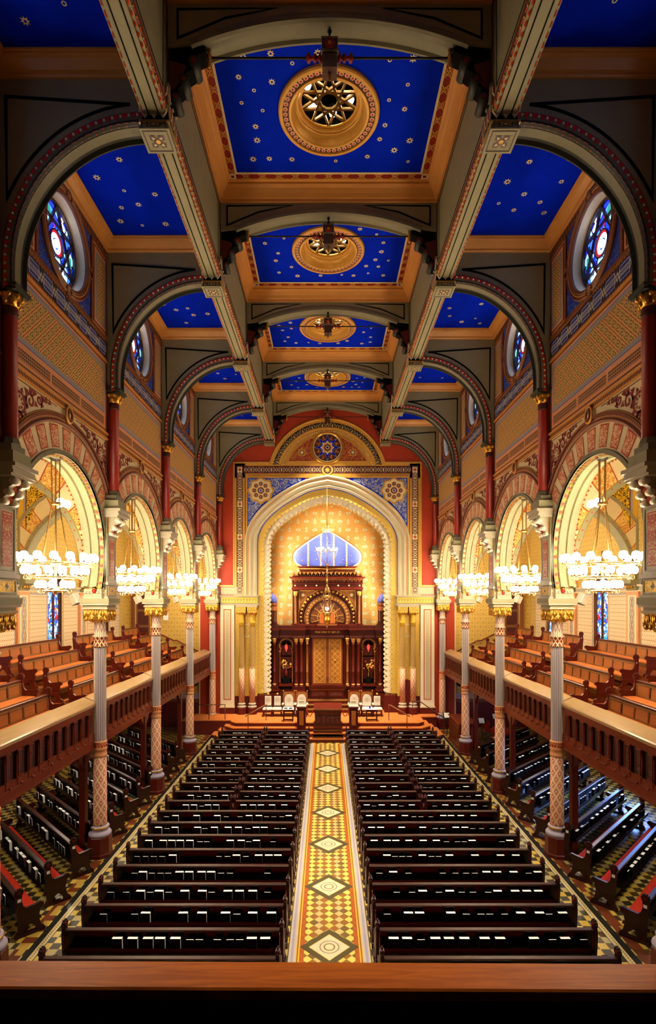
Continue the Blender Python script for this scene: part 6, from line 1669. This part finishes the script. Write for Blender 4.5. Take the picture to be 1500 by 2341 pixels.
def side_chair():
    t = thing('side_chair', 'x', 'chair', group='three smaller upholstered chairs on the platform')
    mb = MB()
    for q in (-1, 1): mb.lathe([(.03, .42), (.022, .6), (.03, .8), (.022, 1.2), (.035, 1.24), (0, 1.32)], 8, 'ark_wood', c=(q*.25, .22, 0))
    mb.box(-.25, .25, .20, .24, .52, .56, 'ark_wood'); mb.box(-.25, .25, .20, .24, 1.16, 1.20, 'ark_wood'); mb.sphere((0, .22, 1.27), .07, 'gold_paint', 8, 5); mb.build('back_frame', t)
    mb = MB(); mb.bbox(-.20, .20, .16, .22, .58, 1.15, 'tapestry', .02); mb.build('back_pad', t)
    mb = MB(); mb.bbox(-.29, .29, -.30, .22, .36, .50, 'tapestry', .05); mb.build('seat_cushion', t)
    mb = MB(); mb.box(-.27, .27, -.27, .23, .30, .37, 'ark_wood'); mb.box(-.24, .24, -.24, -.20, .12, .15, 'ark_wood'); mb.build('seat_frame', t)
    for q in (-1, 1):
        for y in (-.25, .21):
            mb = MB(); mb.lathe([(.035, 0), (.03, .06), (.04, .14), (.025, .22), (.04, .32)], 8, 'ark_wood', c=(q*.24, y, 0)); mb.build('leg', t)
    return t
t0 = s0 = None
YC = 32.35
for x, lb in ((-2.31, 'white-backed throne chair left of the desk, farther from it'), (-1.55, 'white-backed throne chair just left of the ark steps'), (1.61, 'white-backed throne chair just right of the ark steps'), (2.37, 'white-backed throne chair behind the right platform table')):
    if t0 is None: t0 = o = throne(); o.location = (x, YC, PZ)
    else: o = dup(t0, (x, YC, PZ))
    o['label'] = lb
for x, sc, lb in ((-3.56, .92, 'small square-backed tapestry chair at far left of the platform row'), (-3.0, 1., 'square-backed tapestry chair second from the left on the platform'), (2.98, .95, 'small square-backed tapestry chair right of the two right thrones')):
    if s0 is None: s0 = o = side_chair(); o.location = (x, YC, PZ)
    else: o = dup(s0, (x, YC, PZ))
    o['label'] = lb
def ptable(x, w, lab, cloth):
    t = thing('side_table', lab, 'table', (x, 30.98, PZ))
    mb = MB(); mb.box(-w/2, w/2, -.22, .22, .64, .69, 'ark_wood'); mb.box(-w/2 + .03, w/2 - .03, -.2, .2, .56, .64, 'ark_wood'); mb.build('table_top', t)
    if cloth: mb = MB(); mb.bbox(-w/2 - .01, w/2 + .01, -.23, .23, .67, .71, 'white', .01); mb.build('white_runner', t)
    mb = MB(); mb.box(-w/2 + .04, w/2 - .04, -.19, -.15, .10, .15, 'ark_wood'); mb.build('stretcher', t)
    for q in (-1, 1):
        for y in (-.17, .17): mb = MB(); mb.lathe([(.03, 0), (.03, .12), (.025, .2), (.04, .3), (.022, .42), (.032, .56)], 8, 'ark_wood', c=(q*(w/2 - .05), y, 0)); mb.build('leg', t)
ptable(-2.24, .62, 'small dark side table with white runner before the left thrones', True)
ptable(2.52, .68, 'dark side table with papers and blue cup before the right thrones', True)
def small(name, lab, cat, loc, fn):
    t = thing(name, lab, cat, loc); mb = MB(); nm = fn(mb); mb.build(nm, t); return t
def cupf(mb): mb.lathe([(.03, 0), (.045, .02), (.05, .11), (.042, .11), (.04, .03)], 12, 'blue'); return 'body'
small('drinking_cup', 'small bright blue cup standing on the right platform table', 'cup', (2.42, 30.96, PZ + .71), cupf)
def papf(mb): mb.box(-.13, .13, -.09, .09, 0, .02, 'paper'); mb.box(-.1, .12, -.08, .07, .02, .03, 'white'); return 'sheets'
small('paper_stack', 'stack of white papers right of the blue cup on the platform table', 'papers', (2.68, 30.95, PZ + .71), papf)
def bkf(mb): mb.box(-.09, .09, -.07, .07, 0, .04, 'black'); return 'cover'
small('prayer_book', 'dark book lying left on the small left platform table', 'book', (-2.38, 30.95, PZ + .71), bkf)
small('prayer_book', 'dark book lying right on the small left platform table', 'book', (-2.10, 30.95, PZ + .71), bkf)
# platform handrails
for q in (-1, 1):
    t = thing('platform_handrail', 'sloping pale wooden handrail on the %s platform steps' % SIDE[q], 'handrail')
    mb = MB(); mb.tube([(q*3.5, 31.15, PZ + .88), (q*3.62, 31.0, PZ + .88), (q*4.55, 30.05, PZ + .46)], .035, 'oak', 8); mb.build('rail', t)
    mb = MB(); mb.tube([(q*3.52, 31.12, PZ), (q*3.52, 31.12, PZ + .87)], .022, 'mahogany', 8); mb.tube([(q*4.42, 30.17, PZ - .22), (q*4.42, 30.17, PZ + .52)], .022, 'mahogany', 8); mb.build('post', t)
t = thing('platform_handrail', 'dark metal guard rail along the left end of the platform', 'handrail')
mb = MB(); mb.tube([(-8.3, 31.35, PZ + .86), (-5.9, 31.35, PZ + .86)], .025, 'umber', 8); mb.build('rail', t)
mb = MB(); mb.tube([(-6.85, 31.35, 0), (-6.85, 31.35, PZ + .86)], .025, 'maroon', 8); mb.tube([(-5.92, 31.35, 0), (-5.92, 31.35, PZ + .86)], .025, 'maroon', 8); mb.build('post', t)
t = thing('platform_handrail', 'dark sloping handrail down the right side platform steps', 'handrail')
mb = MB(); mb.tube([(5.0, 32.2, PZ + .9), (5.5, 32.2, PZ + .88), (7.0, 31.8, .72), (7.4, 31.8, .72)], .03, 'umber', 8); mb.build('rail', t)
mb = MB(); mb.tube([(5.05, 32.2, PZ), (5.05, 32.2, PZ + .9)], .022, 'maroon', 8); mb.tube([(6.6, 31.9, 0), (6.6, 31.9, .98)], .022, 'maroon', 8); mb.build('post', t)
t = thing('wood_stand', 'tall dark wooden stand behind the inner right arch column', 'stand', (4.88, YE + .02, PZ))
mb = MB(); mb.box(-.15, .15, -.14, .14, 0, 2.0, 'mahogany'); mb.build('body', t)
mb = MB(); mb.prism([(-.16, 2.0), (.16, 2.0), (0, 2.1)], lambda a, b, d: (a, d, b), -.15, .15, 'mahogany'); mb.build('cap', t)
# organ console and the musicians' corner on the right
t = thing('organ_console', 'panelled reddish wooden cabinet beside the fourth right column', 'cabinet', (7.22, 29.0, 0))
mb = MB(); mb.box(-.45, .45, -1.15, 1.15, .08, 1.36, 'mahogany'); mb.box(-.5, .5, -1.2, 1.2, 0, .12, 'mahogany'); mb.build('body', t)
for i in range(4):
    y = -.82 + i*.55; mb = MB(); mb.prism(rect(y - .22, y + .22, .25, 1.2), lambda a, b, d: (-.45 - d, a, b), 0, .02, 'walnut'); mb.prism(rect(y - .14, y + .14, .33, 1.12), lambda a, b, d: (-.47 - d, a, b), 0, .012, 'carved_wood'); mb.build('side_panel', t)
for i in range(2):
    x = -.21 + i*.42; mb = MB(); mb.prism(rect(x - .17, x + .17, .25, 1.2), lambda a, b, d: (a, -1.15 - d, b), 0, .02, 'walnut'); mb.build('end_panel', t)
mb = MB(); mb.bbox(-.52, .52, -1.22, 1.22, 1.36, 1.42, 'walnut', .012); mb.build('lid', t)
def red_chair():
    t = thing('stacking_chair', 'x', 'chair', group='red musicians chairs under the right gallery')
    mb = MB(); mb.bbox(-.24, .24, -.24, .22, .42, .48, 'cushion_red', .02); mb.build('seat', t)
    mb = MB(); mb.prism([(a, b) for a, b in circ(0, .74, .24, 20)], lambda a, b, d: (a, .22 + (b - .5)*.15 + d, b), -.02, .03, 'cushion_red'); mb.build('backrest', t)
    for q in (-1, 1):
        mb = MB(); mb.tube([(q*.22, -.24, 0), (q*.22, -.22, .42), (q*.22, .2, .42), (q*.2, .28, .85)], .013, 'chrome', 6); mb.tube([(q*.22, .26, 0), (q*.22, .16, .42)], .013, 'chrome', 6); mb.build('leg_frame', t)
    return t
r0 = None
for x, y, a, lb in ((9.55, 28.6, .4, 'red chair with chrome legs under right gallery, nearest to the pews'), (8.9, 28.9, -.5, 'red round-backed chair second from the organ cabinet'), (9.0, 30.4, .2, 'red chair at the back behind the papers, middle of the group'), (10.1, 29.9, 1., 'rightmost red chair of the musicians corner, back row'), (8.0, 30.6, .1, 'red chair just behind the organ cabinet')):
    if r0 is None: r0 = o = red_chair(); o.location = (x, y, 0); o.rotation_euler = (0, 0, a)
    else: o = dup(r0, (x, y, 0), a)
    o['label'] = lb
t = thing('writing_desk', 'low brown desk with papers behind the third right column', 'desk', (8.8, 27.6, 0))
mb = MB(); mb.bbox(-.45, .45, -.3, .3, .70, .74, 'oak', .01); mb.build('desk_top', t)
mb = MB(); mb.box(-.43, .43, -.26, .26, .1, .70, 'wood_black'); mb.build('body', t)
small('paper_stack', 'white sheets lying on the brown desk under the right gallery', 'papers', (8.6, 27.65, .74), papf)
def mstand(x, y, lab):
    t = thing('music_stand', lab, 'music stand', (x, y, 0))
    mb = MB(); mb.tube([(0, 0, .1), (0, 0, 1.0)], .015, 'iron', 6)
    for i in range(3): a = i*2.09; mb.tube([(0, 0, .2), (.25*cos(a), .25*sin(a), 0)], .012, 'iron', 5)
    mb.build('tripod', t)
    mb = MB(); mb.add([(-.25, -.05, .98), (.25, -.05, .98), (.25, .15, 1.25), (-.25, .15, 1.25), (-.25, -.03, .97), (.25, -.03, .97), (.25, .17, 1.24), (-.25, .17, 1.24)], [(0, 1, 2, 3), (4, 5, 6, 7), (0, 1, 5, 4), (2, 3, 7, 6), (0, 3, 7, 4), (1, 2, 6, 5)], 'iron'); mb.build('tray', t)
    mb = MB(); mb.add([(-.18, -.05, 1.0), (.12, -.05, 1.0), (.12, .13, 1.24), (-.18, .13, 1.24)], [(0, 1, 2, 3)], 'paper', X=Matrix.Translation((0, -.012, .006))); mb.build('sheet_music', t)
mstand(6.9, 31.2, 'black music stand with white sheet beside the farthest right column')
mstand(8.5, 29.8, 'black music stand with papers among the red chairs')
mstand(9.6, 30.9, 'black music stand at the back of the musicians corner')
# ------------------------------------------------------------------ hanging lamp before the ark
t = thing('hanging_lamp', 'long gilt lamp with ring of tiny lights hanging before the ark dome', 'lamp', (-.02, 33.0, 0))
mb = MB(); mb.tube([(0, 0, 14.75), (0, 0, 9.9)], .022, 'brass', 6); mb.tube([(0, 0, 9.85), (0, 0, 8.2)], .05, 'brass', 8)
mb.lathe([(.02, 11.5), (.06, 11.55), (.02, 11.6)], 8, 'brass'); mb.lathe([(.03, 9.8), (.12, 9.86), (.03, 9.95)], 10, 'brass'); mb.build('chain', t)
mb = MB(); mb.tube([(.62*cos(a), .62*sin(a), 10.78) for a in [2*pi*i/32 for i in range(32)]], .022, 'brass', 6, closed=True)
for i in range(8): a = i*pi/4; mb.tube([(.62*cos(a), .62*sin(a), 10.78), (.45*cos(a), .45*sin(a), 10.25), (.05*cos(a), .05*sin(a), 9.9)], .012, 'brass', 5)
mb.build('light_ring', t)
for i in range(12):
    a = 2*pi*i/12 + .13; mb = MB(); mb.sphere((0, 0, 0), .045, 'bulb', 8, 5, 1.4); mb.build('small_bulb', t, (.62*cos(a), .62*sin(a), 10.87))
mb = MB()
mb.lathe([(.05, 8.4), (.09, 8.55), (.05, 8.7)], 10, 'brass')
mb.lathe([(.20, 7.80), (.26, 7.86), (.26, 8.0), (.2, 8.06)], 12, 'brass')
for i in range(6):
    a = i*pi/3; mb.tube([(.06*cos(a), .06*sin(a), 8.6), (.24*cos(a), .24*sin(a), 8.0), (.2*cos(a), .2*sin(a), 7.75), (.27*cos(a), .27*sin(a), 6.95)], .016, 'brass', 5)
mb.lathe([(.28, 6.92), (.3, 6.98), (.24, 7.0)], 14, 'brass'); mb.lathe([(.05, 6.25), (.1, 6.3), (.2, 6.42), (.22, 6.6), (.17, 6.7), (.23, 6.86), (.22, 6.95)], 14, 'gold'); mb.lathe([(0, 6.0), (.05, 6.1), (.03, 6.25)], 8, 'brass'); mb.build('lamp_basket', t)
mb = MB(); mb.sphere((0, 0, 7.22), .09, 'bulb', 10, 6); mb.build('flame_bulb', t)
# ================================================================== CHANDELIERS
def chandelier(hub):
    t = thing('chandelier', 'x', 'chandelier', group='three-tier globe chandeliers hanging in the arches')
    mb = MB()
    mb.lathe([(.0, 11.3), (.10, 11.3), (.16, 11.36), (.2, 11.42)], 14, 'iron'); mb.build('ceiling_rose', t)
    for i in range(4):
        a = i*pi/2 + .5; mb = MB(); P = [(.10*cos(a), .10*sin(a), 11.36), (.08*cos(a), .08*sin(a), 10.2), (.30*cos(a), .30*sin(a), 8.75)]
        Q = []
        for j in range(2): 
            for k in range(24): u = k/24; Q.append(tuple(P[j][c]*(1-u) + P[j+1][c]*u for c in range(3)))
        mb.tube(Q, [.011 if k % 2 else .02 for k in range(len(Q))], 'brass', 5); mb.build('chain', t)
    mb = MB(); mb.lathe([(.12, 10.16), (.13, 10.2), (.12, 10.24)], 12, 'brass'); mb.build('hub', t)
    mb = MB(); mb.tube([(0, 0, 9.0), (0, 0, 7.95)], .03, 'brass', 8); mb.lathe([(.03, 7.9), (.1, 8.0), (.05, 8.1)], 10, 'brass'); mb.lathe([(.04, 8.6), (.13, 8.66), (.04, 8.75)], 10, 'brass'); mb.build('stem', t)
    TI = ((.92, 8.66, 16, .03), (.70, 8.33, 14, .0), (.38, 7.98, 9, .1))
    for R, z, n, ph in TI:
        mb = MB(); mb.tube([((R - .1)*cos(a), (R - .1)*sin(a), z) for a in [2*pi*i/36 for i in range(36)]], .02, 'brass', 6, closed=True)
        for i in range(4): a = i*pi/2 + .4; mb.tube([(.03*cos(a), .03*sin(a), z + .12), (.5*R*cos(a), .5*R*sin(a), z + .04), ((R - .1)*cos(a), (R - .1)*sin(a), z)], .012, 'brass', 5)
        for i in range(n):
            a = 2*pi*i/n + ph; c_, s_ = cos(a), sin(a)
            mb.tube([((R - .1)*c_, (R - .1)*s_, z), ((R - .04)*c_, (R - .04)*s_, z - .07), ((R + .02)*c_, (R + .02)*s_, z - .03), (R*c_, R*s_, z + .05)], .010, 'brass', 5)
            mb.lathe([(.02, z + .04), (.05, z + .07), (.045, z + .09)], 8, 'brass', c=(R*c_, R*s_, 0))
        mb.build('ring_arms', t)
    first = None
    for R, z, n, ph in TI:
        for i in range(n):
            a = 2*pi*i/n + ph
            L = (R*cos(a), R*sin(a), z + .165)
            if first is None:
                mb = MB(); mb.lathe([(.045, -.095), (.085, -.06), (.10, -.01), (.095, .04), (.07, .085), (.035, .10)], 10, 'globe'); first = mb.build('globe', t, L)
            else:
                g = first.copy(); COL.objects.link(g); g.location = L; KIDS[t.name].append(g)
    return t
ch = None
for k in range(0, 4):
    for s in (-1, 1):
        L = (s*CX, Zk(k) + B/2, 0)
        if ch is None: ch = o = chandelier(False); o.location = L
        else: o = dup(ch, L)
        o['label'] = 'bright white globe chandelier in the %s arcade, %s' % (SIDE[s], ['nearest and largest', 'second from the camera', 'third from the camera', 'farthest and smallest'][k])
        if k == 0: near_ch = globals().get('near_ch', []) + [(s, o)]
for s, o in near_ch:
        if True:
            mb = MB()
            mb.tube([(0, 0, 10.2), (s*.1, .25, 10.12), (s*.12, .5, 10.2)], .012, 'brass', 5); mb.build('upper_arm', o)
            for dx, dy in ((.02, .30), (.10, .45), (.0, .6)):
                q = bpy.data.objects.new('globe', bpy.data.meshes['globe']); COL.objects.link(q); q.parent = o; q.location = (s*dx, dy, 10.3); KIDS[o.name].append(q)
# ================================================================== LIGHT
def light(kind, name, loc, energy, color=(1, .86, .66), target=None, **kw):
    l = bpy.data.lights.new(name, kind); l.energy = energy; l.color = color
    for a, b in kw.items(): setattr(l, a, b)
    o = bpy.data.objects.new(name, l); COL.objects.link(o); o.location = loc
    if target:
        d = Vector(target) - Vector(loc); o.rotation_euler = d.to_track_quat('-Z', 'Y').to_euler()
    return o
for k in range(-1, 4):      # recessed spots in the ceiling medallions
    y = Zk(k) + B/2
    for dx in (-.35, .35):
        light('SPOT', 'ceiling_spot', (dx, y, 20.3), 4200 if k >= 0 else 2400, target=(dx*3, y + 1.5 + (3.5 if k >= 2 else 0), 0), spot_size=radians(46), spot_blend=.7, shadow_soft_size=.12)
for x in (-.4, .4):         # spots on the ark and platform
    light('SPOT', 'ark_spot', (x, Zk(3) + B/2 - .3, 20.3), 4000, target=(x*4, 34, 4.5), spot_size=radians(34), spot_blend=.6, shadow_soft_size=.12)
# lamps hidden behind the edge of the great arch
for q in (-1, 1):
    light('AREA', 'niche_lamp', (q*2.9, YE + .72, 9.4), 60, target=(q*1.6, YB, 9.0), shape='RECTANGLE', size=.25, size_y=5., spread=radians(120))
light('AREA', 'niche_lamp', (0, YE + .72, 13.3), 25, target=(0, YB, 11.8), shape='RECTANGLE', size=2.2, size_y=.25, spread=radians(120))
# daylight through a low window on the right
mb = MB(); mb.box(OX - .02, OX - .04, 20.4, 22.6, .9, 3.0, 'daylight'); struct(mb.build('window_40'), 'low window under the right gallery letting in blue daylight', 'window')
light('AREA', 'window_daylight', (OX - .1, 21.5, 2.1), 140, (.2, .4, 1.), target=(9.8, 19.9, 0), shape='RECTANGLE', size=1.6, size_y=1.8, spread=radians(90))
for s in (-1, 1):           # lamps in the ceiling under the galleries
    for y in (13.5, 19., 24.5): light('AREA', 'under_gallery_lamp', (s*9.3, y, 3.38), 45, target=(s*9.3, y + .01, 0), shape='DISK', size=.5)
w = bpy.data.worlds.new('world'); w.use_nodes = True; w.node_tree.nodes['Background'].inputs[0].default_value = (.01, .01, .012, 1); w.node_tree.nodes['Background'].inputs[1].default_value = .2
SC.world = w
# ================================================================== CAMERA
cam = bpy.data.cameras.new('camera'); co = bpy.data.objects.new('camera', cam); COL.objects.link(co)
co.location = (-.07, 0, 7.75); co.rotation_euler = (pi/2, 0, 0)
cam.sensor_fit = 'HORIZONTAL'; cam.sensor_width = 36; cam.lens = 36*1240/1500
cam.shift_x = 4/1500; cam.shift_y = 201.5/1500; cam.clip_end = 200; cam.clip_start = .05
SC.camera = co
vs = SC.view_settings; vs.view_transform = 'Standard'; vs.look = 'None'; vs.gamma = 1; vs.use_curve_mapping = False; vs.exposure = .75
SC.cycles.use_denoising = True
SC.cycles.max_bounces = 4; SC.cycles.diffuse_bounces = 3; SC.cycles.glossy_bounces = 2; SC.cycles.transmission_bounces = 2
SC.cycles.sample_clamp_indirect = 6
SC.cycles.adaptive_threshold = .02
SC.cycles.use_light_tree = False
